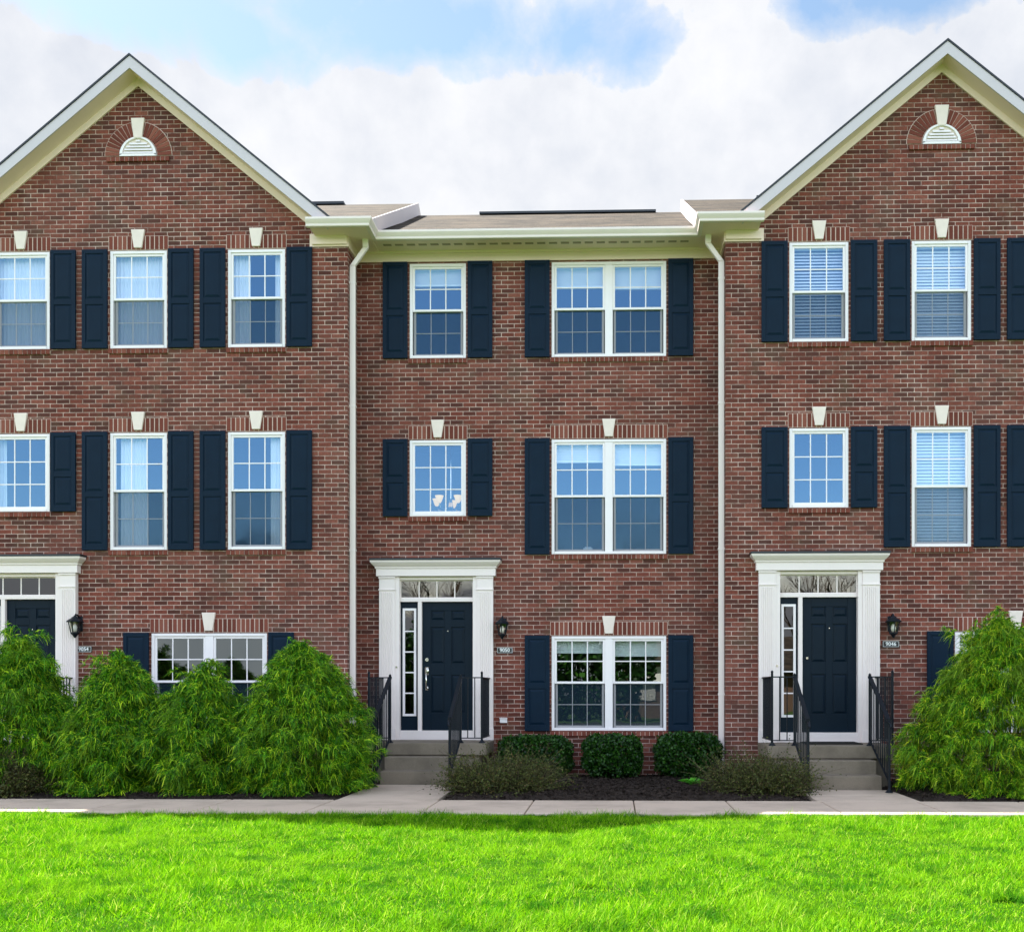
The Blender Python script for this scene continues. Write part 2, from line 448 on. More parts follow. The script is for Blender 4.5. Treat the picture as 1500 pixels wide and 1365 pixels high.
def rooms(parent, x0, x1, backs, dy=3.4):
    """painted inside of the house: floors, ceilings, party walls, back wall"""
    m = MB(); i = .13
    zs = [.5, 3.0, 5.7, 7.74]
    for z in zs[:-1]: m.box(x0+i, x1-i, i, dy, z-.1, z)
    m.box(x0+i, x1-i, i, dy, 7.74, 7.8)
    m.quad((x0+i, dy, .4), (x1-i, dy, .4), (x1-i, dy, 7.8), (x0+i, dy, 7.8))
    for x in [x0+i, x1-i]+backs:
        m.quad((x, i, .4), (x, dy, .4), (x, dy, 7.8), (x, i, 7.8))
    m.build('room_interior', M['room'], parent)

def opening(w, cx, z0, z1): return (cx-w/2, cx+w/2, z0, z1)

def dress_opening(parent, cx, z0, z1, w, lintel=True, key=True, sh=True, shz=None):
    if lintel:
        masonry_piece('lintel', parent, lambda a, b: brick_row(a, b, cx-w/2-.02, cx+w/2+.02, 0, z1+.012, z1+.215))
        if key: keystone(parent, cx, 0, z1+.035)
    def sill(a, b):
        n = round((w+.04)/.0678); s = (w+.04)/n
        for i in range(n):
            x = cx-w/2-.02+i*s
            a.hexa([(x+.005, -.03, z0-.078), (x+s-.005, -.03, z0-.078), (x+s-.005, .03, z0-.078), (x+.005, .03, z0-.078), (x+.005, -.035, z0-.014), (x+s-.005, -.035, z0-.014), (x+s-.005, .03, z0-.002), (x+.005, .03, z0-.002)])
        b.box(cx-w/2-.018, cx+w/2+.018, -.024, .02, z0-.074, z0-.016)
    masonry_piece('sill', parent, sill)
    if sh:
        a, b = shz or (z0-.005, z1+.012)
        shutter(parent, cx-w/2-.40, cx-w/2-.028, a, b); shutter(parent, cx+w/2+.028, cx+w/2+.40, a, b)

def door_set(parent, cx, flip=False, hardware=True):
    """door surround (pilasters, entablature), transom, sidelight and a six panel door; z from the landing at .53"""
    zb = .53
    d = MB(); xo, xi = .855, .615; yp = -.085
    sur = None
    def pil(s):
        b = MB(); x0, x1 = sorted((cx+s*xo, cx+s*xi))
        b.box(x0, x1, yp, .0, zb, 2.975)
        b.box(x0-.012, x1+.012, yp-.02, yp+.002, zb, zb+.17)
        b.box(x0-.008, x1+.008, yp-.014, yp+.002, 2.765, 2.785); b.box(x0-.008, x1+.008, yp-.016, yp+.002, 2.945, 2.972)
        n = 6; m = .03; g = (x1-x0-2*m)/n
        for i in range(n):
            b.box(x0+m+i*g+.006, x0+m+(i+1)*g-.006, yp-.009, yp+.002, zb+.2, 2.74)
        return b
    e = MB()
    e.sweep([(0, 2.976), (.02, 2.976), (.02, 3.085), (.034, 3.09), (.038, 3.115), (.055, 3.13), (.085, 3.165), (.095, 3.18), (.098, 3.205), (0, 3.205)],
            [(cx-xo-.02, -.005), (cx-xo-.02, yp-.008), (cx+xo+.02, yp-.008), (cx+xo+.02, -.005)])
    e.box(cx-xo-.018, cx+xo+.018, yp-.006, 0, 2.978, 3.203)
    sur = e.build('door_surround', M['trimw'], parent, bevel=.003)
    for s in (-1, 1): pil(s).build('pilaster', M['trimw'], sur, bevel=.003)
    f = MB(); f.box(cx-xo-.125, cx+xo+.125, yp-.115, .0, 3.2065, 3.236); f.build('flashing', M['flash'], sur)
    # jambs, head, transom bar, threshold
    j = MB(); yj0, yj1 = -.07, .10
    j.box(cx-xi-.001, cx-xi+.065, yj0, yj1, zb, 2.974); j.box(cx+xi-.065, cx+xi+.001, yj0, yj1, zb, 2.974)
    j.box(cx-xi+.065, cx+xi-.065, yj0+.03, yj1, 2.925, 2.974)
    j.box(cx-xi+.065, cx+xi-.065, yj0+.05, yj1, 2.60, 2.655)
    xm = cx-xi+.36
    j.box(xm-.03, xm+.03, yj0+.05, yj1, zb+.14, 2.60)
    j.box(cx-xi+.065, cx+xi-.065, yj0+.01, yj1, zb+.001, zb+.14)
    j.build('door_frame', M['trimw'], sur, bevel=.004)
    # transom
    t = MB(); q = sash(t, cx-xi+.065, cx+xi-.065, 2.655, 2.925, .0, 4, 1, .012, .016)
    tr = t.build('transom', M['trimw'], parent)
    MB().quad((q[0], .014, q[2]), (q[1], .014, q[2]), (q[1], .014, q[3]), (q[0], .014, q[3])).build('pane', M['glassd'], tr)
    # sidelight
    s0, s1 = cx-xi+.065, xm-.03
    s = MB(); zs0, zs1 = zb+.14, 2.60; gx0, gx1, gz0, gz1 = s0+.035, s1-.035, zb+.36, 2.50
    s.box(s0, gx0, .03, .06, zs0, zs1); s.box(gx1, s1, .03, .06, zs0, zs1); s.box(gx0, gx1, .03, .06, zs0, gz0); s.box(gx0, gx1, .03, .06, gz1, zs1)
    sl = s.build('sidelight', M['door'], parent)
    g = MB(); q = sash(g, gx0-.005, gx1+.005, gz0-.005, gz1+.005, .018, 1, 5, .034, .018); g.build('glazing_frame', M['white'], sl)
    MB().quad((q[0], .032, q[2]), (q[1], .032, q[2]), (q[1], .032, q[3]), (q[0], .032, q[3])).build('pane', M['glassd'], sl)
    # door leaf
    x0, x1 = xm+.031, cx+xi-.066; z0, z1 = zb+.142, 2.599
    w = x1-x0; L = MB(); L.box(x0, x1, .045, .085, z0, z1); yf = .03
    stl = w*.165; mul = w*.13; cols = [(x0+stl, x0+w/2-mul/2), (x0+w/2+mul/2, x1-stl)]
    rows = [(z0+.26, z0+.83), (z0+1.0, z0+1.55), (z0+1.65, z1-.13)]
    L.box(x0, x0+stl, yf, .046, z0, z1); L.box(x1-stl, x1, yf, .046, z0, z1); L.box(x0+w/2-mul/2, x0+w/2+mul/2, yf, .046, z0+.26, z1-.13)
    L.box(x0+stl, x1-stl, yf, .046, z0, rows[0][0]); L.box(x0+stl, x1-stl, yf, .046, rows[2][1], z1)
    for r in (0, 1):
        for c in cols: L.box(c[0], c[1], yf, .046, rows[r][1], rows[r+1][0])
    for c in cols:
        for r in rows:
            i, k = .012, .04
            o = [(c[0]+i, .045, r[0]+i), (c[1]-i, .045, r[0]+i), (c[1]-i, .045, r[1]-i), (c[0]+i, .045, r[1]-i)]
            n_ = [(c[0]+k, .031, r[0]+k), (c[1]-k, .031, r[0]+k), (c[1]-k, .031, r[1]-k), (c[0]+k, .031, r[1]-k)]
            b0 = len(L.v); L.v += o+n_; L.f.append((b0+4, b0+5, b0+6, b0+7))
            for q_ in range(4): L.f.append((b0+q_, b0+(q_+1) % 4, b0+4+(q_+1) % 4, b0+4+q_))
    dr = L.build('door', M['door'], parent, bevel=.004)
    hx = x0+.07
    p = MB().lathe((cx+.0, 0, 0), [(.001, 0), (.001, .001)], 4)
    k = MB(); k.tube([(x0+w/2, .031, z0+1.49), (x0+w/2, .018, z0+1.49)], .008, 10); k.build('peephole', M['metal'], dr)
    if hardware:
        h = MB(); zc = z0+.86
        h.box(hx-.028, hx+.028, .016, .032, zc-.03, zc+.09); h.tube([(hx, .02, zc+.05), (hx-.0, -.02, zc+.05)], .014, 8)
        h.tube([(hx, .02, zc+.0), (hx, -.03, zc-.02), (hx, -.045, zc-.11), (hx, -.03, zc-.2), (hx, .02, zc-.23)], .012, 8)
        h.box(hx-.02, hx+.02, .018, .032, zc-.26, zc-.2)
        h.build('handle', M['metal'], dr, smooth=True)
    lk = MB(); zc = z0+1.06; lk.tube([(hx, .032, zc), (hx, .010, zc)], .027 if hardware else .016, 12); lk.build('deadbolt', M['metal'], dr)
    b = MB(); bx = cx-xi+.02; b.tube([(bx, yj0-.001, 1.62), (bx, yj0-.014, 1.62)], .016, 10); b.build('doorbell', M['metal'], sur)

GUT = [(0, 7.835), (.055, 7.835), (.062, 7.845), (.064, 7.87), (.085, 7.90), (.10, 7.925), (.10, 7.955), (.09, 7.955), (.088, 7.93), (.05, 7.86), (.008, 7.86), (.008, 7.955), (0, 7.955)]

def gable_house(name, cx, label, dressing, main_left=True):
    h = empty(name, (cx, WALL_G, 0)); tag(h, label, 'house', 'attached brick townhouses')
    W1, WD = .84, 1.70; off = 1.735
    r1 = [(-off, 6.25, 7.67), (0, 6.25, 7.67), (off, 6.25, 7.67)]
    r2 = [(-off, 3.88, 5.015), (0, 3.315, 5.02), (off, 3.315, 5.02)]
    gd = (1.04, .675, 2.10)
    dx = -1.745
    holes = [opening(W1, a, b, c) for a, b, c in r1+r2] + [opening(WD, *gd), (dx-.63, dx+.63, .3, 2.974)]
    ztop = 7.7
    w = MB(); wall_front(w, -HALF, HALF, -.3, ztop, holes)
    ga = 10.36-.11; sl = .82
    xe = (ga-ztop)/sl
    w.poly([(-HALF, 0, ztop), (HALF, 0, ztop), (HALF, 0, ga-sl*HALF+.02), (0, 0, ga), (-HALF, 0, ga-sl*HALF+.02)])
    for s in (-1, 1):
        x = s*HALF
        w.poly([(x, 0, -.3), (x, 6.6, -.3), (x, 6.6, 8.0), (x, 3.25, 9.72), (x, 0, 8.0)])
    w.quad((-HALF, 6.6, -.3), (HALF, 6.6, -.3), (HALF, 6.6, 8), (-HALF, 6.6, 8))
    w.build('wall', M['brick'], h)
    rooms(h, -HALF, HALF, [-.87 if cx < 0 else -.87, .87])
    for i, (a, b, c) in enumerate(r1):
        window(h, a, b, c, W1, dress=dressing.get(('r1', i), ())); dress_opening(h, a, b, c, W1)
    for i, (a, b, c) in enumerate(r2):
        window(h, a, b, c, W1, nine=(i == 0), dress=dressing.get(('r2', i), ())); dress_opening(h, a, b, c, W1)
    window(h, *gd, WD, double=True, dress=dressing.get(('g', 0), ())); dress_opening(h, *gd, WD)
    door_set(h, dx, hardware=False)
    # roof: cross gable over a shallower main roof, joined along valleys
    g0 = -.27; ez = lambda y: EAVE+.52*(y+.30)
    vx = lambda y: (10.36-ez(y))/.82
    yr = 3.25; zr = ez(yr); yb = 6.80
    rf = MB(); T = (0, 0, -.055)
    for s in (-1, 1):
        rf.prism([(0, g0, 10.36), (s*vx(g0), g0, 10.36-.82*vx(g0)), (s*vx(yr), yr, zr), (0, yr, 10.36)], T)
        rf.prism([(0, 2*yr-g0, 10.36), (s*vx(g0), 2*yr-g0, 10.36-.82*vx(g0)), (s*vx(yr), yr, zr), (0, yr, 10.36)], T)
        rf.prism([(s*vx(-.30), -.30, EAVE), (s*3.47, -.30, EAVE), (s*3.47, yr, zr), (s*vx(yr), yr, zr)], T)
        rf.prism([(s*vx(-.30), yb, EAVE), (s*3.47, yb, EAVE), (s*3.47, yr, zr), (s*vx(yr), yr, zr)], T)
    roof = rf.build('roof', M['shingle'], h)
    for s in (-1, 1):
        a, b = sorted((s*.62, s*2.2)); MB().box(a, b, yr-.11, yr+.11, zr-.03, zr+.014).build('ridge_vent', M['flash'], roof)
    # drip edge line and rake fascia
    for s in (-1, 1):
        fa = MB(); de = MB(); so = MB(); fz = MB()
        xe_ = 2.86
        A = lambda x, dz, y: (s*x, y, 10.36-.82*x+dz)
        fa.prism([A(0, -.022, g0-.022), A(xe_, -.022, g0-.022), A(xe_, -.195, g0-.022), A(0, -.195, g0-.022)], (0, .022, 0))
        de.prism([A(0, .012, g0-.035), A(xe_+.05, .012, g0-.035), A(xe_+.05, -.018, g0-.035), A(0, -.018, g0-.035)], (0, .05, 0))
        so.prism([A(0, -.19, g0), A(xe_-.05, -.19, g0), A(xe_-.05, -.19, -.024), A(0, -.19, -.024)], (0, 0, .03))
        x_ = 2.62
        fz.prism([A(0, -.165, -.024), A(x_, -.165, -.024), A(x_, -.30, -.024), A(0, -.30, -.024)], (0, .03, 0))
        fa.build('fascia', M['fascia'], roof); de.build('drip_edge', M['flash'], roof); so.build('soffit', M['cream'], roof); fz.build('frieze', M['cream'], roof)
    # eave returns at both corners: frieze box, soffit, gutter
    for s in (-1, 1):
        er = MB(); gu = MB()
        a, b = sorted((s*2.52, s*(HALF+.02)))
        er.box(a, b, -.022, .004, 7.69, 7.875)
        a, b = sorted((s*(HALF-.004), s*(HALF+.0215))); er.box(a, b, .0045, .62, 7.69, 7.875)
        a, b = sorted((s*2.60, s*3.40)); er.box(a, b, -.283, -.0225, 7.838, 7.862)
        a, b = sorted((s*2.56, s*(HALF+.0))); er.box(a, b, -.05, -.0228, 7.715, 7.8375)
        a, b = sorted((s*(HALF+.022), s*3.40)); er.box(a, b, -.022, 6.9, 7.838, 7.860)
        a, b = sorted((s*2.58, s*3.385)); er.box(a, b, -.298, -.2835, 7.84, 7.93)
        pth = [(s*2.56, -.300), (s*3.402, -.300), (s*3.402, .11)]
        if s < 0: pth = pth[::-1]
        gu.sweep(GUT, pth)
        er.build('eave_return', M['cream'], roof)
        gu.build('gutter', M['gutter'], h, bevel=.002)
    # side rakes of the main roof
    for s in (-1, 1):
        sr = MB(); ss = MB()
        x0 = s*3.472; dx_ = s*.024
        sr.prism([(x0, -.29, EAVE+.004), (x0, yr, zr+.012), (x0, yb, EAVE+.004), (x0, yb, EAVE-.2), (x0, yr, zr-.235), (x0, .06, EAVE-.02)], (dx_, 0, 0))
        a, b = sorted((s*HALF, s*3.47))
        for (ya, za, yb_, zb_) in ((-.02, ez(-.02)-.07, yr, zr-.07), (yb-.3, ez(-.0)-.07, yr, zr-.07)):
            ss.quad((a, ya, za), (b, ya, za), (b, yb_, zb_), (a, yb_, zb_))
        sr.build('rake_board', M['fascia'], roof); ss.build('rake_soffit', M['cream'], roof)
    # half round louvred vent under its brick arch
    zc = 9.05; v = MB(); r = .27; n = 24
    ring = [(r*math.cos(math.pi*i/n), r*math.sin(math.pi*i/n)) for i in range(n+1)]
    ri = [(x*.84, z*.84+.022) for x, z in ring]
    for i in range(n):
        a, b, c, d = ring[i], ring[i+1], ri[i+1], ri[i]
        v.hexa([(a[0], -.03, zc+a[1]), (b[0], -.03, zc+b[1]), (c[0], -.03, zc+c[1]), (d[0], -.03, zc+d[1]), (a[0], .01, zc+a[1]), (b[0], .01, zc+b[1]), (c[0], .01, zc+c[1]), (d[0], .01, zc+d[1])])
    v.box(-r, r, -.03, .01, zc-.012, zc+.022)
    vent = v.build('gable_vent', M['white'], h)
    lv = MB()
    for i in range(5):
        z = zc+.03+i*.042; hw = math.sqrt(max(0.001, (r*.84)**2-(z-zc+.03)**2))
        lv.hexa([(-hw, -.027, z), (hw, -.027, z), (hw, -.008, z+.036), (-hw, -.008, z+.036), (-hw, -.022, z-.002), (hw, -.022, z-.002), (hw, -.004, z+.034), (-hw, -.004, z+.034)])
    lv.build('louvre', M['white'], vent)
    bk = MB(); bk.poly([(x*.95, -.0035, zc+z*.95) for x, z in ring]); bk.build('backing', M['stone'], vent)
    def arch(a, b):
        nb = 21; r0, r1_ = .285, .49
        for i in range(nb):
            t0, t1 = math.pi*(i+.08)/nb, math.pi*(i+.92)/nb
            P = [(r0*math.cos(t0), r0*math.sin(t0)), (r1_*math.cos(t0), r1_*math.sin(t0)), (r1_*math.cos(t1), r1_*math.sin(t1)), (r0*math.cos(t1), r0*math.sin(t1))]
            a.prism([(x, -.012-random.random()*.003, zc+z) for x, z in P], (0, .02, 0))
        m = 24
        for i in range(m):
            t0, t1 = math.pi*i/m, math.pi*(i+1)/m
            b.quad(*[(rr*math.cos(t), -.005, zc+rr*math.sin(t)) for rr, t in ((.275, t0), (.5, t0), (.5, t1), (.275, t1))])
        for i in range(14):
            x = -.465+i*.93/14; a.box(x+.005, x+.0615, -.03, .02, zc-.085, zc-.02)
        b.box(-.46, .46, -.022, .02, zc-.08, zc-.022)
    masonry_piece('brick_arch', h, arch)
    keystone(h, 0, 0, zc+.25, .29, .20, .12)
    return h

def centre_house(ox, label):
    h = empty('brick_house', (ox, 0, 0)); tag(h, label, 'house', 'attached brick townhouses')
    x0, x1 = XL+HALF, XR-HALF
    WS, WD, xs, xd = .85, 1.713, -2.65, -.0825
    ops = [(xs, 6.255, 7.675, WS), (xd, 6.255, 7.675, WD), (xs, 3.885, 5.025, WS), (xd, 3.308, 5.022, WD), (xd, .67, 2.082, WD)]
    dx = -2.665
    holes = [opening(o[3], o[0], o[1], o[2]) for o in ops]+[(dx-.63, dx+.63, .3, 2.974)]
    w = MB(); wall_front(w, x0, x1, -.3, 7.9, holes)
    w.quad((x0, 6, -.3), (x1, 6, -.3), (x1, 6, 7.9), (x0, 6, 7.9)); w.quad((x0+.003, 0, -.3), (x0+.003, 6, -.3), (x0+.003, 6, 7.9), (x0+.003, 0, 7.9)); w.quad((x1-.003, 0, -.3), (x1-.003, 6, -.3), (x1-.003, 6, 7.9), (x1-.003, 0, 7.9))
    w.build('wall', M['brick'], h)
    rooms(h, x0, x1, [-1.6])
    bt = lambda p: [('blind_top', 0, p[0]), ('blind_top', 1, p[1])]
    window(h, xs, 6.255, 7.675, WS, dress=[('blind_top', 0, .19)]); dress_opening(h, xs, 6.255, 7.675, WS, lintel=False, shz=(6.25, 7.694))
    window(h, xd, 6.255, 7.675, WD, True, dress=bt((.235, .24))); dress_opening(h, xd, 6.255, 7.675, WD, lintel=False, shz=(6.25, 7.694))
    window(h, xs, 3.885, 5.025, WS, nine=True); dress_opening(h, xs, 3.885, 5.025, WS)
    window(h, xd, 3.308, 5.022, WD, True, dress=bt((.17, .20))); dress_opening(h, xd, 3.308, 5.022, WD)
    window(h, xd, .67, 2.082, WD, True, dress=bt((.155, .19))); dress_opening(h, xd, .67, 2.082, WD)
    door_set(h, dx)
    yr, sl = 2.65, .53; zr = EAVE+sl*(yr+.44)
    a, b = x0+.004, x1-.004
    rf = MB(); T = (0, 0, -.05)
    rf.prism([(a, -.44, EAVE), (b, -.44, EAVE), (b, yr, zr), (a, yr, zr)], T)
    rf.prism([(a, 2*yr+.44, EAVE), (b, 2*yr+.44, EAVE), (b, yr, zr), (a, yr, zr)], T)
    roof = rf.build('roof', M['shingle'], h)
    MB().box(-2.35, .72, yr-.11, yr+.11, zr-.03, zr+.006).build('ridge_vent', M['flash'], roof)
    MB().box(x0+.46, x1-.46, -.445, -.425, 7.84, 7.94).box(x0+.026, x1-.026, -.425, -.0225, 7.850, 7.872).build('soffit', M['cream'], roof)
    MB().box(x0+.026, x1-.026, -.022, .004, 7.700, 7.85).box(x0+.026, x1-.026, -.05, -.0222, 7.818, 7.85).build('frieze', M['cream'], roof)
    sv = MB()
    n = 26
    for i in range(n):
        x = x0+.45+(x1-x0-.9)*i/n; sv.box(x, x+.12, -.30, -.24, 7.8465, 7.851)
    sv.build('soffit_vent', M['ventd'], roof)
    g = MB().sweep(GUT, [(x0+.345, -.442), (x1-.345, -.442)]).build('gutter', M['gutter'], h, bevel=.002)
    for (s, xc, y) in ((1, x0, -.47), (-1, x1, -.47)):
        d = MB(); q = .042; r = .03
        def run(p0, p1):
            A = Vector(p0); B = Vector(p1)
            d.hexa([(A.x-q, A.y-r, A.z), (A.x+q, A.y-r, A.z), (A.x+q, A.y+r, A.z), (A.x-q, A.y+r, A.z), (B.x-q, B.y-r, B.z), (B.x+q, B.y-r, B.z), (B.x+q, B.y+r, B.z), (B.x-q, B.y+r, B.z)])
        xw = xc+s*.046; xg = xc+s*.235
        run((xw, y, .12), (xw, y, 7.46)); run((xw, y, 7.4602), (xg, -.46, 7.73)); run((xg, -.46, 7.7302), (xg, -.49, 7.85))
        dn = d.build('downspout', M['gutter'], h, bevel=.008)
        e = MB(); e.hexa([(xw-q-.002, y-r-.002, .02), (xw+q+.002, y-r-.002, .02), (xw+q+.002, y+r, .06), (xw-q-.002, y+r, .06), (xw-q-.002, y-r-.002, .14), (xw+q+.002, y-r-.002, .14), (xw+q+.002, y+r, .16), (xw-q-.002, y+r, .16)])
        e.build('outlet_shoe', M['trimw'], dn)
        for z in (1.2, 3.3, 5.4, 7.2): MB().box(xw-q-.006, xw+q+.006, y-r-.003, y+r+.003, z, z+.03).build('strap', M['trimw'], dn)
    return h

Ldress = {('r1', 0): [('curtain', 0, (0, .55)), ('curtain', 0, (.5, 1))], ('r1', 1): [('curtain', 0, (0, .52)), ('curtain', 0, (.48, 1))], ('r1', 2): [('curtain', 0, (0, .34)), ('curtain', 0, (.80, 1))],
          ('r2', 1): [('curtain', 0, (.10, .34)), ('curtain', 0, (.34, .60))], ('r2', 2): [('curtain', 0, (.70, 1))], ('r2', 0): [('curtain', 0, (0, .12))]}
Rdress = {('r1', 0): [('blind', 0, 48)], ('r1', 1): [('blind', 0, 62)], ('r1', 2): [('blind', 0, 50)], ('r2', 1): [('blind', 0, 55)], ('r2', 2): [('blind', 0, 28)], ('g', 0): [('blind', 0, 40), ('blind', 1, 40)]}
gable_house('brick_house', XL, 'gabled brick townhouse behind the row of four green bushes', Ldress)
centre_house(0.0, 'recessed brick townhouse with level gutter, between the two gabled ones')
centre_house(XL-HALF-(XR-HALF), 'recessed brick townhouse just beyond the left edge, joined to the left gabled one')
gable_house('brick_house', XR, 'gabled brick townhouse behind the single tall bush', Rdress)

# ------------------------------------------------------------------ stoops, railings, lanterns, plaques
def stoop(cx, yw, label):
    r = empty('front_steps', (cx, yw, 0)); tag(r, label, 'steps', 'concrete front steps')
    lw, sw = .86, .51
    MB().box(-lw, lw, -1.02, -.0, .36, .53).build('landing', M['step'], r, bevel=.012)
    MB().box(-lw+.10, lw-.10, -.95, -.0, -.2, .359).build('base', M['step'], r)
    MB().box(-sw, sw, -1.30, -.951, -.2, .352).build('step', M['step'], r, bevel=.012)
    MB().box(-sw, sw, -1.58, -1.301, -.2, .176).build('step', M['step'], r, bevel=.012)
    return r

def railing(cx, yw, s, label):
    """iron guard on one side of a landing: side run to the wall, short front run, sloping stair run"""
    xo, xi = s*.80, s*.50; yf = -.97
    r = empty('iron_railing', (cx, yw, 0)); tag(r, label, 'railing', 'black iron railings')
    zt = .53+.92; zb = .60
    posts = [(xo, -.06, .53, zt+.03), (xo, yf, .53, zt+.06), (xi, yf, .53, zt+.02), (xi, -1.97, .0, .905)]
    for (x, y, a, b) in posts:
        m = MB().box(x-.014, x+.014, y-.014, y+.014, a, b); m.lathe((x, y, a), [(.05, 0), (.045, .012), (.025, .03), (.018, .05)], 8)
        m.lathe((x, y, b), [(.018, 0), (.02, .012), (.004, .03)], 8)
        m.build('post', M['black'], r)
    hr = MB()
    def rail(p, q, w=.018, t=.008):
        A, B = Vector(p), Vector(q); d = (B-A); n = Vector((-d.y, d.x, 0)).normalized()*w
        hr.hexa([tuple(A-n-Vector((0, 0, t))), tuple(A+n-Vector((0, 0, t))), tuple(B+n-Vector((0, 0, t))), tuple(B-n-Vector((0, 0, t))),
                 tuple(A-n+Vector((0, 0, t))), tuple(A+n+Vector((0, 0, t))), tuple(B+n+Vector((0, 0, t))), tuple(B-n+Vector((0, 0, t)))])
    z0 = .885
    rail((xo, -.06, zt), (xo, yf, zt)); rail((xo, yf, zt), (xi, yf, zt)); rail((xi, yf-.0, zt), (xi, -1.97, z0), .026, .013)
    hr.tube([(xi, -1.97, z0), (xi, -2.04, z0-.03), (xi, -2.06, z0-.075)], .016, 8)
    hr.build('handrail', M['black'], r)
    hr = MB()
    rail((xo, -.06, zb), (xo, yf, zb), .012, .007); rail((xo, yf, zb), (xi, yf, zb), .012, .007); rail((xi, yf, zb), (xi, -1.97, .13), .012, .007)
    hr.build('bottom_rail', M['black'], r)
    bal = MB().box(-.0065, .0065, -.0065, .0065, 0, 1)
    def baluster(x, y, a, b):
        o = MB().box(-.0065, .0065, -.0065, .0065, 0, b-a).build('baluster', M['black'], r); o.location = (x, y, a)
    for i in range(1, 11): baluster(xo, -.06+(yf+.06)*i/11, zb, zt)
    for i in range(1, 3): baluster(xo+(xi-xo)*i/3, yf, zb, zt)
    for i in range(1, 9):
        t = i/9; baluster(xi, yf+(-1.97-yf)*t, zb+(.13-zb)*t, zt+(z0-zt)*t)
    return r

def lantern(x, yw, z, label):
    r = empty('wall_lantern', (x, yw, z)); tag(r, label, 'lantern', 'black wall lanterns beside the front doors')
    MB().box(-.05, .05, -.02, 0, .08, .30).build('back_plate', M['black'], r, bevel=.01)
    MB().tube([(0, -.01, .26), (0, -.06, .315), (0, -.12, .32), (0, -.135, .285)], .011, 8).build('arm', M['black'], r, smooth=True)
    MB().lathe((0, -.135, 0), [(.115, .205), (.118, .215), (.085, .245), (.05, .262), (.045, .275), (.02, .29), (.012, .305)], 6).build('cap', M['black'], r)
    c = MB()
    for k in range(6):
        a = 2*math.pi*(k+.5)/6
        c.tube([(.088*math.cos(a), -.135+.088*math.sin(a), .207), (.055*math.cos(a), -.135+.055*math.sin(a), .055)], .007, 6)
    c.lathe((0, -.135, 0), [(.012, -.02), (.02, .0), (.035, .02), (.062, .045), (.062, .06)], 6)
    c.build('cage', M['black'], r)
    MB().lathe((0, -.135, 0), [(.05, .06), (.08, .204)], 6).build('lamp_glass', M['glassl'], r)
    MB().lathe((0, -.135, 0), [(.012, .065), (.03, .085), (.036, .12), (.026, .16), (.012, .18)], 10).build('bulb', M['gl_lamp'], r, smooth=True)
    return r

def plaque(x, yw, z, text, label):
    w, hgt = .118, .045
    r = empty('number_plaque', (x, yw, z)); tag(r, label, 'house number', 'black house number plaques')
    MB().box(-w, w, -.016, 0, -hgt, hgt).build('plate', M['sign'], r, bevel=.003)
    b = MB(); t = .004; e = .006
    for (p, q, u, v) in ((-w+e, w-e, hgt-e-t, hgt-e), (-w+e, w-e, -hgt+e, -hgt+e+t), (-w+e, -w+e+t, -hgt+e+t, hgt-e-t), (w-e-t, w-e, -hgt+e+t, hgt-e-t)):
        b.box(p, q, -.0185, -.0155, u, v)
    b.build('border', M['signw'], r)
    cu = bpy.data.curves.new('digits', 'FONT'); cu.body = text; cu.size = .074; cu.align_x = 'CENTER'; cu.align_y = 'CENTER'; cu.extrude = .0012; cu.offset = .0012; cu.space_character = 1.02
    cu.materials.append(M['signw'])
    tmp = bpy.data.objects.new('digits', cu); COL.objects.link(tmp); bpy.context.view_layer.update()
    me = bpy.data.meshes.new_from_object(tmp.evaluated_get(bpy.context.evaluated_depsgraph_get())); bpy.data.objects.remove(tmp); me.name = 'digits'
    o = bpy.data.objects.new('digits', me); COL.objects.link(o); o.parent = r; o.location = (0, -.0175, .0); o.rotation_euler = (R(90), 0, 0)
    return r

DXL, DXC, DXR = XL-1.745, -2.665, XR-1.745
for (cx, yw, who) in ((DXL, WALL_G, 'leftmost'), (DXC, 0.0, 'middle'), (DXR, WALL_G, 'right')):
    dn = {'leftmost': 'at the door hidden by the leftmost bush', 'middle': 'at the recessed middle townhouse door', 'right': 'at the door beside the single tall bush'}[who]
    stoop(cx, yw, 'grey concrete steps and landing '+dn)
    for s in (-1, 1):
        sd = {('leftmost', -1): 'black iron railing on the far side of the door hidden by bushes', ('leftmost', 1): 'black iron railing just showing behind the left bushes',
              ('middle', -1): 'black iron railing between middle steps and big round bush', ('middle', 1): 'black iron railing on the side of the middle steps by the mulch bed',
              ('right', -1): 'black iron railing on the side of the right steps by the mulch bed', ('right', 1): 'black iron railing between right steps and the tall bush'}[(who, s)]
        railing(cx, yw, s, sd)
lantern(-1.667, 0, 2.05, 'black wall lantern right of the middle townhouse door'); lantern(3.943, WALL_G, 2.03, 'black wall lantern near the tall right bush'); lantern(-7.80, WALL_G, 2.05, 'black wall lantern above the left bushes')
plaque(-1.64, 0, 1.872, '9050', 'black plaque with white border reading 9050'); plaque(3.94, WALL_G, 1.93, '9046', 'black plaque with white border reading 9046'); plaque(-7.735, WALL_G, 1.87, '9054', 'black plaque with white border reading 9054')

o = MB().box(-.055, .055, -.03, 0, -.035, .035).box(-.06, .06, -.045, -.028, .03, .042).build('outlet_box', M['white'], loc=(-1.66, 0, .82), bevel=.006); tag(o, 'small white outlet box low on the brick by the middle steps', 'outlet box')
m = MB()
m.box(-.38, .38, -.25, .25, 0, .014)
for i in range(12): m.box(-.36, .36, -.24+i*.04, -.222+i*.04, .014, .02)
o = m.build('doormat', M['rubber'], loc=(DXR+.1, WALL_G-.42, .531)); tag(o, 'thin dark doormat on the right landing', 'doormat')
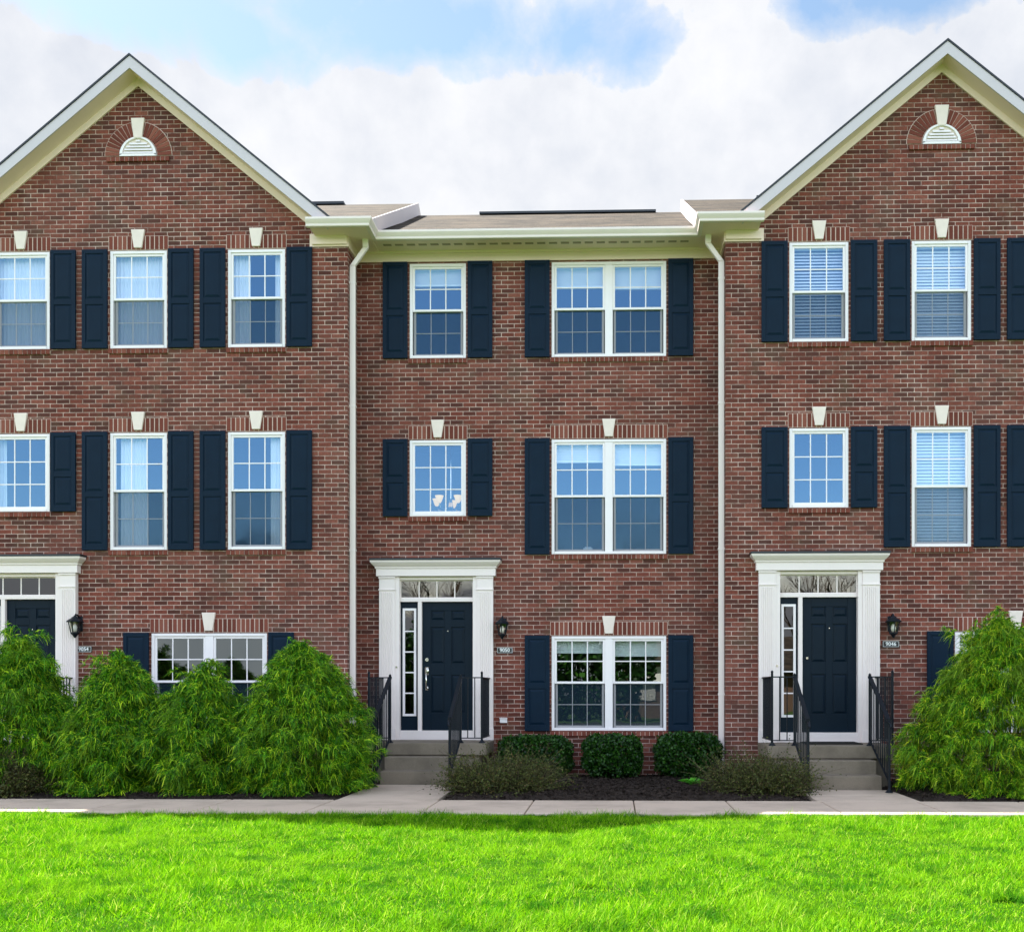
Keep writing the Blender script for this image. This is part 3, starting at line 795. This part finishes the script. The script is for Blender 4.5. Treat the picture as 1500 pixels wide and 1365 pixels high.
# lit chandelier hanging inside the nine pane window of the middle house
ch = empty('chandelier', (-2.57, .75, 4.02)); tag(ch, 'lit pale chandelier behind the small middle nine pane window', 'chandelier')
MB().tube([(0, 0, .2), (0, 0, 1.75)], .012, 8).lathe((0, 0, .1), [(.01, 0), (.04, .03), (.03, .1), (.012, .16)], 10).build('stem', M['metal'], ch)
for k in range(5):
    a = 2*math.pi*k/5+.3; c_, s_ = math.cos(a), math.sin(a)
    MB().tube([(0, 0, .14), (.12*c_, .12*s_, .06), (.23*c_, .23*s_, .1), (.25*c_, .25*s_, .16)], .008, 6).build('arm', M['metal'], ch)
    MB().lathe((.25*c_, .25*s_, .16), [(.02, 0), (.04, .03), (.055, .08), (.07, .115)], 12).build('lamp_shade', M['lampshade'], ch, smooth=True)
o = MB().box(-.07, .07, -.02, .02, 0, .06).box(-.05, .05, -.015, .015, .06, .075).build('sill_box', M['blind'], loc=(-.4, .16, 3.36), bevel=.005); tag(o, 'small pale box on the sill inside the tall middle double window', 'box')

# ------------------------------------------------------------------ ground
def slabs(mb, xs, y0, y1, z, g=.006):
    for a, b in zip(xs[:-1], xs[1:]): mb.box(a+g, b-g, y0, y1, -.12, z)

gm = m_plain('soil', (.09, .065, .045), .95, .3, 3, .1)
o = MB().quad((-400, -400, -.06), (400, -400, -.06), (400, 400, -.06), (-400, 400, -.06)).build('ground', m_plain('far_grass', (.05, .10, .02), .95, .4, .4, .1)); tag(o, 'wide flat ground', kind='structure')
sw = MB(); xs = [-16+1.13*i for i in range(0, 12)]
xs = [-15.6, -14.5, -13.4, -12.3, -11.2, -10.1, -9.0, -7.9, -6.75, -5.6, -4.45, -3.25, -2.02, -.93, .22, 1.28, 2.36, 3.45, 4.6, 5.7, 6.8, 7.9, 9, 10.1, 11.2]
slabs(sw, xs, -4.87, -3.6, 0.0)
o = sw.build('sidewalk', M['conc'], bevel=.012); tag(o, 'pale concrete sidewalk in front of the beds', kind='structure')
for (cx, yw) in ((DXL, WALL_G), (DXC, 0.0), (DXR, WALL_G)):
    pw = MB(); ys = [-3.588, (-3.588+yw-1.59)/2, yw-1.59]
    for a, b in zip(ys[:-1], ys[1:]):
        pw.prism([(cx-.57, a, -.1), (cx+.60, a, -.1), (cx+.60, b-.012, -.1), (cx-.57, b-.012, -.1)], (0, 0, .098))
    o = pw.build('path', M['conc'], bevel=.01); tag(o, 'short concrete path to the steps', kind='structure')
so = MB().box(-16, 12, -13.5, -4.875, -.2, -.03).build('lawn', m_plain('lawn_soil', (.022, .065, .005), 1.0, .3, 5, .0)); tag(so, 'lawn ground under the grass', kind='structure')

# mulch beds: uneven soil sheet with bark chips
def bed(x0, x1, y0, y1, n, chips):
    k = NT('mulch') if not bpy.data.materials.get('mulch') else None
    if k:
        nf = k.noise(k.pos(), 34, 4, .7); k.base(k.ramp(nf, [(.3, (.010, .008, .007)), (.6, (.042, .029, .022)), (.8, (.085, .058, .042))])); k.rough(.95); k.b.inputs['Specular IOR Level'].default_value = .2; k.bump(nf, .8, .03)
    mat = bpy.data.materials['mulch']
    nx = int((x1-x0)/.12)+1; ny = int((y1-y0)/.12)+1
    gx, gy = np.meshgrid(np.linspace(x0, x1, nx), np.linspace(y0, y1, ny))
    edge = np.minimum(np.minimum(gx-x0, x1-gx), np.minimum(gy-y0, y1-gy)); gz = -.035+.06*np.clip(edge/.35, 0, 1)+RNG.normal(0, .008, gx.shape)*np.clip(edge/.1, 0, 1)
    V = np.stack([gx, gy, gz], -1).reshape(-1, 3); q = (np.arange(ny-1)[:, None]*nx+np.arange(nx-1)).ravel()
    T = np.concatenate([np.stack([q, q+1, q+nx+1], 1), np.stack([q, q+nx+1, q+nx], 1)])
    # chips: thin flat splinters
    c = np.stack([RNG.uniform(x0+.05, x1-.05, chips), RNG.uniform(y0+.03, y1-.05, chips), np.zeros(chips)], 1)
    ix = np.clip(((c[:, 0]-x0)/(x1-x0)*(nx-1)).round().astype(int), 0, nx-1); iy = np.clip(((c[:, 1]-y0)/(y1-y0)*(ny-1)).round().astype(int), 0, ny-1)
    c[:, 2] = gz[iy, ix]+.008
    d = RNG.normal(size=(chips, 3)); d[:, 2] *= .35; d /= np.linalg.norm(d, axis=1)[:, None]
    e = np.cross(d, RNG.normal(size=(chips, 3))); e /= np.linalg.norm(e, axis=1)[:, None]
    L = RNG.uniform(.012, .04, chips)[:, None]; w = RNG.uniform(.005, .012, chips)[:, None]
    CV = np.stack([c-d*L-e*w, c+d*L-e*w, c+d*L*.8+e*w, c-d*L*.9+e*w], 1).reshape(-1, 3); b = len(V)+np.arange(chips)*4
    T = np.concatenate([T, np.stack([b, b+1, b+2], 1), np.stack([b, b+2, b+3], 1)]); V = np.concatenate([V, CV])
    o = tri_mesh('mulch_bed', V, T, mat); tag(o, 'dark bark mulch covering the planting bed', kind='stuff'); return o
bed(-2.05, 2.33, -3.585, -.02, 0, 9000); bed(3.53, 9.0, -3.585, -.62, 0, 5000); bed(-8.06, -3.26, -3.585, -.62, 0, 6000)

# ------------------------------------------------------------------ plants
def strands(p0, d, L, droop, w, seg=3):
    """tapering drooping ribbons; returns verts, tris"""
    n = len(p0); ts = np.linspace(0, 1, seg+1)
    side = np.cross(d, RNG.normal(size=(n, 3))); side /= np.linalg.norm(side, axis=1)[:, None]+1e-9
    P = []
    for i, t in enumerate(ts):
        c = p0+d*(L*t)[:, None]; c = c.copy(); c[:, 2] -= droop*L*t*t
        ww = (w*(1-.75*t))[:, None]
        P += [c-side*ww, c+side*ww]
    V = np.stack(P, 1).reshape(-1, 3); k = 2*(seg+1); b = np.arange(n)*k; T = []
    for i in range(seg):
        a = b+2*i; T += [np.stack([a, a+1, a+3], 1), np.stack([a, a+3, a+2], 1)]
    return V, np.concatenate(T)

def cypress(x, y, H, rx, ry, label, seed, lumps=150, leaf='cyp', pw=.62, low=.32):
    global RNG
    RNG = np.random.default_rng(seed)
    r = empty('thread_cypress', (x, y, 0)); tag(r, label, 'bush', 'thread-leaved evergreen bushes')
    # lumps (branch ends) over a rounded cone
    t = RNG.beta(1.05, 1.35, lumps); ph = RNG.uniform(0, 2*math.pi, lumps)
    prof = lambda t: np.clip(np.where(t < low, .86+.14*(t/low), np.clip(1-((t-low)/(1-low)), 0, 1)**pw), .06, 1)
    jit = np.clip(RNG.normal(.96, .105, lumps), .6, 1.16)
    R_ = prof(t)*jit
    C = np.stack([rx*R_*np.cos(ph)*.92, ry*R_*np.sin(ph)*.92, t*H*.93+.04], 1)
    C = np.concatenate([C, np.array([[0.02, 0, H*.95], [-.06, .05, H*.88], [.09, -.05, H*.84]]), np.stack([RNG.normal(0, rx*.22, 7), RNG.normal(0, ry*.15, 7), H*RNG.uniform(.84, 1.0, 7)], 1), np.stack([rx*.55*RNG.choice([-1, 1], 5)*RNG.uniform(.6, 1.1, 5), RNG.normal(-.1, .15, 5), H*RNG.uniform(.62, .84, 5)], 1)])
    out = C*np.array([1, 1, 0])+1e-3; out /= np.linalg.norm(out, axis=1)[:, None]
    out[:, 2] = RNG.uniform(-.1, .75, len(out))
    n_per = 15; nl = len(C); idx = np.repeat(np.arange(nl), n_per); N = len(idx)
    # every branch end is a drooping fan of thread sprays set along a short twig
    al = RNG.random(N)
    p = C[idx]+out[idx]*(.02-.17*al)[:, None]+RNG.normal(0, 1, (N, 3))*np.array([.040, .040, .028])
    p[:, 2] = np.maximum(p[:, 2]-.05*(1-al), .05)
    nf = 2400; tf = RNG.uniform(.0, .9, nf); pf = RNG.uniform(0, 6.283, nf); rf = np.sqrt(RNG.uniform(.1, .55, nf))*prof(tf)
    pin = np.stack([rx*rf*np.cos(pf)*.88, ry*rf*np.sin(pf)*.88, tf*H*.92+.05], 1)
    p = np.concatenate([p, pin]); o2 = np.concatenate([out[idx], np.stack([np.cos(pf), np.sin(pf), 0*pf], 1)])
    k = 11; P = np.repeat(p, k, 0); O = np.repeat(o2, k, 0); n = len(P)
    d = O*.75+RNG.normal(0, .62, (n, 3)); d[:, 2] += .28; d /= np.linalg.norm(d, axis=1)[:, None]
    L = RNG.uniform(.05, .125, n); V, T = strands(P, d, L, RNG.uniform(.3, 1.1, n), RNG.uniform(.0030, .0066, n), 2)
    V[:, 2] = np.maximum(V[:, 2], .01+.02*RNG.random(len(V)))
    tri_mesh('foliage', V, T, M[leaf], r)
    b = MB()
    for i in range(9):
        a = random.uniform(0, 6.28); hh = random.uniform(.55, .9)*H
        b.tube([(random.uniform(-.08, .08), random.uniform(-.08, .08), -.03), (rx*.25*math.cos(a), ry*.25*math.sin(a), hh*.5), (rx*.42*math.cos(a)*(1-hh/H+.3), ry*.42*math.sin(a)*(1-hh/H+.3), hh)], .022, 6, .006)
    b.build('stem', M['bark'], r)
    return r

M['cyp'] = m_leaf('thread_leaf', [(0, (.004, .03, .002)), (.35, (.022, .13, .003)), (.7, (.09, .32, .006)), (1, (.45, .66, .03))], .28, .5, (.13, .26, .012), .3, 3.1, .9)
M['cypy'] = m_leaf('thread_leaf_golden', [(0, (.007, .045, .003)), (.3, (.038, .165, .003)), (.7, (.13, .35, .006)), (1, (.52, .66, .04))], .28, .5, (.20, .33, .02), .3, 2.2, .9)
M['box'] = m_leaf('boxwood_leaf', [(0, (.004, .024, .003)), (.5, (.010, .050, .004)), (1, (.035, .11, .008))], .2, .4)
M['spi'] = m_leaf('spirea_leaf', [(0, (.03, .035, .008)), (.5, (.06, .08, .014)), (.85, (.10, .12, .02)), (1, (.16, .10, .04))], .2, .6)
M['hosta'] = m_leaf('bright_leaf', [(0, (.06, .30, .02)), (1, (.13, .50, .03))], .3, .4)

cypress(-7.52, -2.62, 2.06, .84, .95, 'green thread-leaved bush in front of the left door, leftmost of the row', 21, 330)
cypress(-6.26, -2.6, 1.80, .78, .97, 'green thread-leaved bush below the left house number plaque', 22, 330)
cypress(-5.18, -2.6, 1.66, .78, .98, 'shorter green thread-leaved bush below the left ground window', 23, 300)
cypress(-3.95, -2.58, 1.97, .98, 1.02, 'big rounded green bush beside the middle steps', 24, 430, pw=.58)
cypress(4.85, -2.42, 2.30, 1.36, 1.2, 'tall golden-green bush beside the right steps', 25, 620, 'cypy', .72, .22)

def leafy(name, mat, P, size, parent, up=.3):
    n = len(P); a = RNG.normal(size=(n, 3)); a[:, 2] += up; a /= np.linalg.norm(a, axis=1)[:, None]
    b = np.cross(a, RNG.normal(size=(n, 3))); b /= np.linalg.norm(b, axis=1)[:, None]
    L = (RNG.uniform(.7, 1.3, n)*size)[:, None]; w = L*.45
    V = np.stack([P, P+a*L*.5+b*w, P+a*L, P+a*L*.5-b*w], 1).reshape(-1, 3); q = np.arange(n)*4
    return tri_mesh(name, V, np.concatenate([np.stack([q, q+1, q+2], 1), np.stack([q, q+2, q+3], 1)]), mat, parent)

def boxwood(x, y, hx, hy, H, label, seed):
    global RNG
    RNG = np.random.default_rng(seed)
    r = empty('boxwood_hedge', (x, y, 0)); tag(r, label, 'hedge', 'clipped boxwood hedges under the middle window')
    n = 15000; s = RNG.normal(size=(n, 3)); s /= np.linalg.norm(s, axis=1)[:, None]
    e = 3.8; q = (np.abs(s)**e).sum(1)**(1/e); s = s/q[:, None]           # superellipsoid
    lump = 1+.05*np.sin(s[:, 0]*9+seed)*np.sin(s[:, 2]*7+seed*2)+.05*np.sin(s[:, 1]*8+s[:, 0]*5)+RNG.normal(0, .025, n)
    depth = 1-np.abs(RNG.normal(0, .13, n))
    P = s*np.array([hx, hy, H*.5])*(lump*depth)[:, None]; P[:, 2] += H*.5+.05; P = P[P[:, 2] > .05]
    leafy('foliage', M['box'], P, .034, r)
    b = MB()
    for i in range(10):
        a = random.uniform(0, 6.28); b.tube([(.05*math.cos(a), .05*math.sin(a), -.03), (hx*.5*math.cos(a), hy*.5*math.sin(a), H*.5), (hx*.75*math.cos(a), hy*.75*math.sin(a), H*.88)], .012, 5, .004)
    b.build('stem', M['bark'], r)
boxwood(-1.14, -.62, .52, .42, .56, 'clipped dark green hedge next to the middle landing', 31)
boxwood(-.03, -.68, .41, .42, .58, 'clipped dark green hedge centred under the middle window', 32)
boxwood(1.05, -.64, .46, .42, .60, 'clipped dark green hedge next to the right downspout', 33)

def spirea(x, y, rx, ry, H, label, seed):
    global RNG
    RNG = np.random.default_rng(seed)
    r = empty('twiggy_shrub', (x, y, 0)); tag(r, label, 'shrub', 'low twiggy shrubs at the bed front')
    n = 3000; a = RNG.uniform(0, 6.283, n); rr = np.sqrt(RNG.uniform(0, 1, n))*.8
    p = np.stack([rx*rr*np.cos(a), ry*rr*np.sin(a), np.full(n, .0)], 1)
    d = np.stack([np.cos(a)*rx*rr*.45, np.sin(a)*ry*rr*.45, H*1.15*(1.0-.55*rr**2)], 1)+RNG.normal(0, .17, (n, 3)); d[:, 2] = np.abs(d[:, 2])+.05; L = np.linalg.norm(d, axis=1); d /= L[:, None]
    L = L*RNG.uniform(.6, 1.1, n); dr = RNG.uniform(.15, .6, n)
    V, T = strands(p, d, L, dr, np.full(n, .0036), 4)
    tri_mesh('twigs', V, T, m_tw, r)
    m = 26000; i = RNG.integers(0, n, m); t = RNG.uniform(.25, .97, m)
    P = p[i]+d[i]*(L[i]*t)[:, None]; P[:, 2] -= dr[i]*L[i]*t*t; P += RNG.normal(0, .008, (m, 3)); P[:, 2] = np.maximum(P[:, 2], .02)
    leafy('foliage', M['spi'], P, .021, r, .5)
m_tw = m_leaf('twig', [(0, (.03, .02, .012)), (.6, (.07, .055, .025)), (1, (.13, .12, .05))], .0, .8)
spirea(-1.40, -2.55, .68, .66, .43, 'low brownish twiggy shrub at the bed front beside the middle steps', 41)
spirea(1.80, -2.62, .60, .60, .43, 'low brownish twiggy shrub at the bed front beside the right steps', 42)
spirea(-7.45, -3.24, .46, .28, .46, 'low brownish twiggy shrub at the foot of the leftmost green bush', 43)
hs = empty('hosta_plant', (1.03, -1.75, .02)); tag(hs, 'tiny bright green leafy plant alone in the dark mulch', 'plant')
b = MB()
for i in range(26):
    a = random.uniform(0, 6.28); l = random.uniform(.08, .18); w = l*.3; c_, s_ = math.cos(a), math.sin(a); z = random.uniform(.03, .09); e = random.uniform(.02, .07)
    pts = [(0.1*l*c_, .1*l*s_, .01), (l*.6*c_-w*s_, l*.6*s_+w*c_, z), (l*1.2*c_, l*1.2*s_, z-e*.3), (l*.6*c_+w*s_, l*.6*s_-w*c_, z)]
    b.poly([pts[0], pts[1], pts[2]]); b.poly([pts[0], pts[2], pts[3]])
b.build('leaves', M['hosta'], hs)

# across the street, behind the camera: seen mirrored in the glass
def bare_tree(x, y, H, seed, label):
    rnd = random.Random(seed); r = empty('bare_tree', (x, y, 0)); tag(r, label, 'tree', 'bare trees across the street')
    MB().tube([(0, 0, -.1), (.05, 0, H*.16), (.02, .06, H*.33)], .19, 9, .13).build('trunk', M['bark'], r, smooth=True)
    c = MB()
    def grow(p, d, L, rad, lev):
        q = p+d*L*.55+Vector((rnd.uniform(-.1, .1), rnd.uniform(-.1, .1), .05))*L; e = q+(d+Vector((0, 0, .15))).normalized()*L*.45
        c.tube([p, q, e], rad, 5 if lev < 3 else 3, rad*.6, cap=False)
        if lev >= 5: return
        for i in range(3 if lev < 4 else 2):
            v = Vector((rnd.uniform(-1, 1), rnd.uniform(-1, 1), rnd.uniform(-.15, .9)))
            grow(e if i < 2 else q, (d*.9+v*.75).normalized(), L*rnd.uniform(.62, .8), rad*.6, lev+1)
    for i in range(4):
        a = i*1.57+rnd.uniform(-.4, .4); grow(Vector((.02, .06, H*.31)), Vector((math.cos(a)*.6, math.sin(a)*.6, 1)).normalized(), H*.22, .09, 1)
    c.build('branches', M['bark'], r)
for i, (x, y, H) in enumerate(((-19, -46, 9.5), (-11.5, -50, 10.5), (-5, -44, 9), (3.5, -53, 11), (11, -45, 9.5), (18, -49, 10))):
    bare_tree(x, y, H, 60+i, 'leafless tree across the street, %s' % ('at the far left end', 'second from the left', 'behind the dark hedge', 'behind the low house', 'in front of the low house', 'at the far right end')[i])
lh = empty('low_house', (7.5, -52, 0)); tag(lh, 'low brown roofed house across the street', 'house')
MB().box(-7, 7, -4, 4, -.1, 2.5).build('wall', m_plain('tan_brick', (.22, .14, .10), .9, .1, 20, .2), lh)
MB().prism([(-7.4, 4.5, 2.4), (-7.4, 0, 4.6), (-7.4, -4.5, 2.4)], (14.8, 0, 0)).build('roof', M['shingle'], lh)
for x in (-5, -1.8, 4.6): MB().box(x-.7, x+.7, 4.0, 4.05, .9, 2.1).build('window', M['white'], lh)
MB().box(.9, 1.9, 4.0, 4.06, 0, 2.1).build('door', M['door'], lh)
hg = empty('evergreen_hedge', (-6.0, -41, 0)); tag(hg, 'tall dark evergreen hedge across the street', 'hedge')
n = 16000; P = np.stack([RNG.uniform(-7.5, 8.0, n), RNG.normal(0, .9, n), RNG.beta(1.2, 1.1, n)*5.2], 1); P[:, 2] *= 1-.2*np.sin(P[:, 0]*2.1)**2
leafy('foliage', M['box'], P, .26, hg)
MB().tube([(-7, 0, .1), (-3, .1, .5), (0, 0, .4), (3, -.1, .5), (7, 0, .1)], .06, 6).build('stem', M['bark'], hg)
rd = MB().quad((-400, -36, -.05), (400, -36, -.05), (400, -29, -.05), (-400, -29, -.05)).build('road', m_plain('asphalt', (.05, .05, .05), .9, .1, 8, .2)); tag(rd, 'asphalt street', kind='structure')

# lawn blades: one countless mass
def vnoise(x, y, s, seed):
    g = np.random.default_rng(seed).random((256, 256)); u = (x*s) % 255; v = (y*s) % 255
    i, j = u.astype(int), v.astype(int); fu, fv = u-i, v-j; fu = fu*fu*(3-2*fu); fv = fv*fv*(3-2*fv)
    i1, j1 = (i+1) % 256, (j+1) % 256
    return (g[i, j]*(1-fu)+g[i1, j]*fu)*(1-fv)+(g[i, j1]*(1-fu)+g[i1, j1]*fu)*fv
RNG = np.random.default_rng(5)
def grass():
    n = 400000
    y = -4.86-6.6*RNG.random(n)**1.15; dist = y+15.8
    xc = -.3-(-4.93-y)*(-.12); half = .56*dist+2.2
    x = -dist*.030-dist*.068+half*RNG.uniform(-1, 1, n)
    big = vnoise(x+50, y+50, .9, 1); med = vnoise(x+50, y+50, 2.6, 2); fin = vnoise(x+50, y+50, 7, 3)
    hgt = (.018+.085*np.clip(.25*big+.40*med+.35*fin, 0, 1)**2.6*1.7)*RNG.uniform(.55, 1.3, n)
    nt = 150; ty = -5.3-5.6*RNG.random(nt); tx = -(ty+15.8)*.098+(.56*(ty+15.8)+.5)*RNG.uniform(-1, 1, nt)
    ti = np.repeat(np.arange(nt), 200); sx = RNG.uniform(.05, .2, nt); m = len(ti)
    x = np.concatenate([x, tx[ti]+RNG.normal(0, 1, m)*sx[ti]]); y = np.concatenate([y, np.minimum(ty[ti]+RNG.normal(0, 1, m)*sx[ti]*.45, -4.9)])
    hgt = np.concatenate([hgt, RNG.uniform(.035, .085, m)]); med = np.concatenate([med, np.full(m, .5)]); fin = np.concatenate([fin, np.full(m, .5)]); n += m
    a = RNG.uniform(0, 6.283, n); lean = RNG.uniform(.1, 1.1, n)
    d = np.stack([np.cos(a)*lean+.08+.5*(med-.5), np.sin(a)*lean+.4*(fin-.5), np.ones(n)], 1); d /= np.linalg.norm(d, axis=1)[:, None]
    p = np.stack([x, y, np.full(n, -.032)], 1)
    V, T = strands(p, d, hgt*1.25, RNG.uniform(.0, .45, n), RNG.uniform(.0016, .0032, n), 2)
    k = NT('grass_blade'); g = k.n.new('ShaderNodeNewGeometry')
    c = k.ramp(g.outputs['Random Per Island'], [(0, (.03, .13, .002)), (.4, (.095, .32, .003)), (.75, (.22, .48, .004)), (.92, (.32, .56, .006)), (1, (.60, .60, .14))])
    nf = k.noise(g.outputs['Position'], .8, 5, .65)
    c = k.mix(k.ramp(nf, [(.45, (0, 0, 0)), (.75, (.75, .75, .75))]), c, (.24, .46, .012))
    nf2 = k.noise(g.outputs['Position'], 3.0, 4, .7)
    c = k.mix(k.ramp(nf2, [(.50, (0, 0, 0)), (.64, (.9, .9, .9))]), c, (.025, .15, .004))
    k.base(c); k.rough(.6); k.b.inputs['Specular IOR Level'].default_value = .06
    tr = k.n.new('ShaderNodeBsdfTranslucent'); k.link(c, tr.inputs['Color'])
    mx = k.n.new('ShaderNodeMixShader'); mx.inputs[0].default_value = .36
    k.link(k.b.outputs[0], mx.inputs[1]); k.link(tr.outputs[0], mx.inputs[2]); k.link(mx.outputs[0], k.out.inputs['Surface'])
    o = tri_mesh('grass', V, T, k.m); tag(o, 'short bright green lawn grass', kind='stuff')
grass()

# ------------------------------------------------------------------ sky, sun, camera
SUN = Vector((-6.3, 5.4, 10.3)).normalized()
el = math.asin(SUN.z); az = math.atan2(SUN.x, SUN.y)
def world():
    w = bpy.data.worlds.new('World'); scene.world = w; w.use_nodes = True
    t = w.node_tree; N = t.nodes; bg = N['Background']
    L = t.links.new
    def mt(op, a, b=None, clamp=False):
        n = N.new('ShaderNodeMath'); n.operation = op; n.use_clamp = clamp
        for i, x in enumerate((a, b)):
            if x is None: continue
            if isinstance(x, (int, float)): n.inputs[i].default_value = x
            else: L(x, n.inputs[i])
        return n.outputs[0]
    def ramp(fac, stops):
        n = N.new('ShaderNodeValToRGB'); e = n.color_ramp.elements
        while len(e) < len(stops): e.new(.5)
        for i, (p, c) in enumerate(stops): e[i].position = p; e[i].color = (*c, 1)
        L(fac, n.inputs[0]); return n.outputs[0]
    def noise(v, s, d=6, r=.55, dist=0):
        n = N.new('ShaderNodeTexNoise'); n.inputs['Scale'].default_value = s; n.inputs['Detail'].default_value = d; n.inputs['Roughness'].default_value = r; n.inputs['Distortion'].default_value = dist
        L(v, n.inputs['Vector']); return n.outputs['Fac']
    sky = N.new('ShaderNodeTexSky'); sky.sky_type = 'NISHITA'; sky.sun_disc = False; sky.sun_elevation = el; sky.sun_rotation = az
    sky.air_density = 1.0; sky.dust_density = .4; sky.ozone_density = 2.5
    tc = N.new('ShaderNodeTexCoord'); V = tc.outputs['Generated']
    sp = N.new('ShaderNodeSeparateXYZ'); L(V, sp.inputs[0])
    hz = mt('SQRT', mt('ADD', mt('MULTIPLY', sp.outputs[0], sp.outputs[0]), mt('MULTIPLY', sp.outputs[1], sp.outputs[1])))
    elv = mt('ARCTAN2', sp.outputs[2], hz); azm = mt('ARCTAN2', sp.outputs[0], sp.outputs[1])
    n1 = noise(V, 8.0, 8, .6, .25); n2 = noise(V, 24, 6, .62, .1); n3 = noise(V, 3.0, 5, .5)
    # gaps of clear sky, each an ellipse in azimuth / elevation with a ragged edge
    gaps = CLEAR
    tot = None
    for (a0, e0, ra, re) in gaps:
        da = mt('DIVIDE', mt('SUBTRACT', azm, a0), ra); de = mt('DIVIDE', mt('SUBTRACT', elv, e0), re)
        g = mt('SUBTRACT', 1.0, mt('SQRT', mt('ADD', mt('MULTIPLY', da, da), mt('MULTIPLY', de, de))))
        tot = g if tot is None else mt('MAXIMUM', tot, g)
    # away from the terrace (behind the camera) and high up the sky is mostly open
    back = mt('MULTIPLY', mt('SUBTRACT', -.10, sp.outputs[1]), 2.6)
    high = mt('MULTIPLY', mt('SUBTRACT', elv, .72), 2.2)
    tot = mt('MAXIMUM', tot, mt('MAXIMUM', mt('MINIMUM', back, 1.7), mt('MINIMUM', high, .1)))
    tot = mt('MINIMUM', tot, mt('MULTIPLY', mt('SUBTRACT', elv, .10), 14.0))      # low cloud bank, added to dim the bright horizon behind the camera
    tot = mt('MAXIMUM', tot, -.75)
    rag = mt('ADD', mt('MULTIPLY', mt('SUBTRACT', n1, .5), 3.0), mt('MULTIPLY', mt('SUBTRACT', n2, .5), 1.3))
    clear = ramp(mt('ADD', mt('MULTIPLY', mt('ADD', tot, rag), .5), .5), [(.455, (0, 0, 0)), (.535, (.38, .38, .38)), (.70, (.75, .75, .75)), (.88, (1, 1, 1))])
    shade = ramp(mt('ADD', mt('MULTIPLY', n3, .7), mt('MULTIPLY', n2, .3)), [(.34, CLOUD[0]), (.55, CLOUD[1]), (.7, CLOUD[2])])
    tint = N.new('ShaderNodeMix'); tint.data_type = 'RGBA'; tint.blend_type = 'MULTIPLY'; tint.inputs[0].default_value = 1; tint.inputs[7].default_value = (1, 1, 1, 1); L(sky.outputs[0], tint.inputs[6])
    fb = N.new('ShaderNodeMix'); fb.data_type = 'RGBA'; L(mt('ADD', mt('MULTIPLY', sp.outputs[1], 1.3), .45, True), fb.inputs[0]); fb.inputs[6].default_value = TINT_BACK; fb.inputs[7].default_value = TINT_FRONT; L(fb.outputs[2], tint.inputs[7])
    mx = N.new('ShaderNodeMix'); mx.data_type = 'RGBA'; L(clear, mx.inputs[0]); L(shade, mx.inputs[6]); L(tint.outputs[2], mx.inputs[7])
    L(mx.outputs[2], bg.inputs['Color']); bg.inputs['Strength'].default_value = .12
CLEAR = [(-.215, .553, .14, .030), (-.026, .551, .075, .027), (.27, .566, .11, .028), (-.45, .535, .17, .028), (-.33, .528, .06, .026)]
CLOUD = [(1.15, 1.22, 1.36), (1.46, 1.49, 1.56), (1.66, 1.66, 1.68)]
TINT_FRONT = (.41, .39, .335, 1)
TINT_BACK = (2.0, 1.45, 1.05, 1)
world()
sl = bpy.data.lights.new('sun', 'SUN'); sl.energy = 4.0; sl.angle = R(.5); sl.color = (1, .95, .86)
so = bpy.data.objects.new('sun', sl); COL.objects.link(so); so.location = SUN*50; so.rotation_euler = (-SUN).to_track_quat('-Z', 'Y').to_euler()

cam = bpy.data.cameras.new('camera'); cam.sensor_width = 36; cam.sensor_fit = 'HORIZONTAL'; cam.lens = 1548/1500*36
cam.shift_x = (750-854)/1500; cam.shift_y = (1012-682.5)/1500; cam.clip_end = 2000; cam.clip_start = .05
co = bpy.data.objects.new('camera', cam); COL.objects.link(co); co.location = (0, -15.8, 1.26); co.rotation_euler = (R(90), 0, R(1.7))
scene.camera = co
scene.view_settings.view_transform = 'Standard'; scene.view_settings.look = 'None'; scene.view_settings.exposure = 2.4; scene.view_settings.gamma = 1
scene.cycles.max_bounces = 8; scene.cycles.transparent_max_bounces = 12
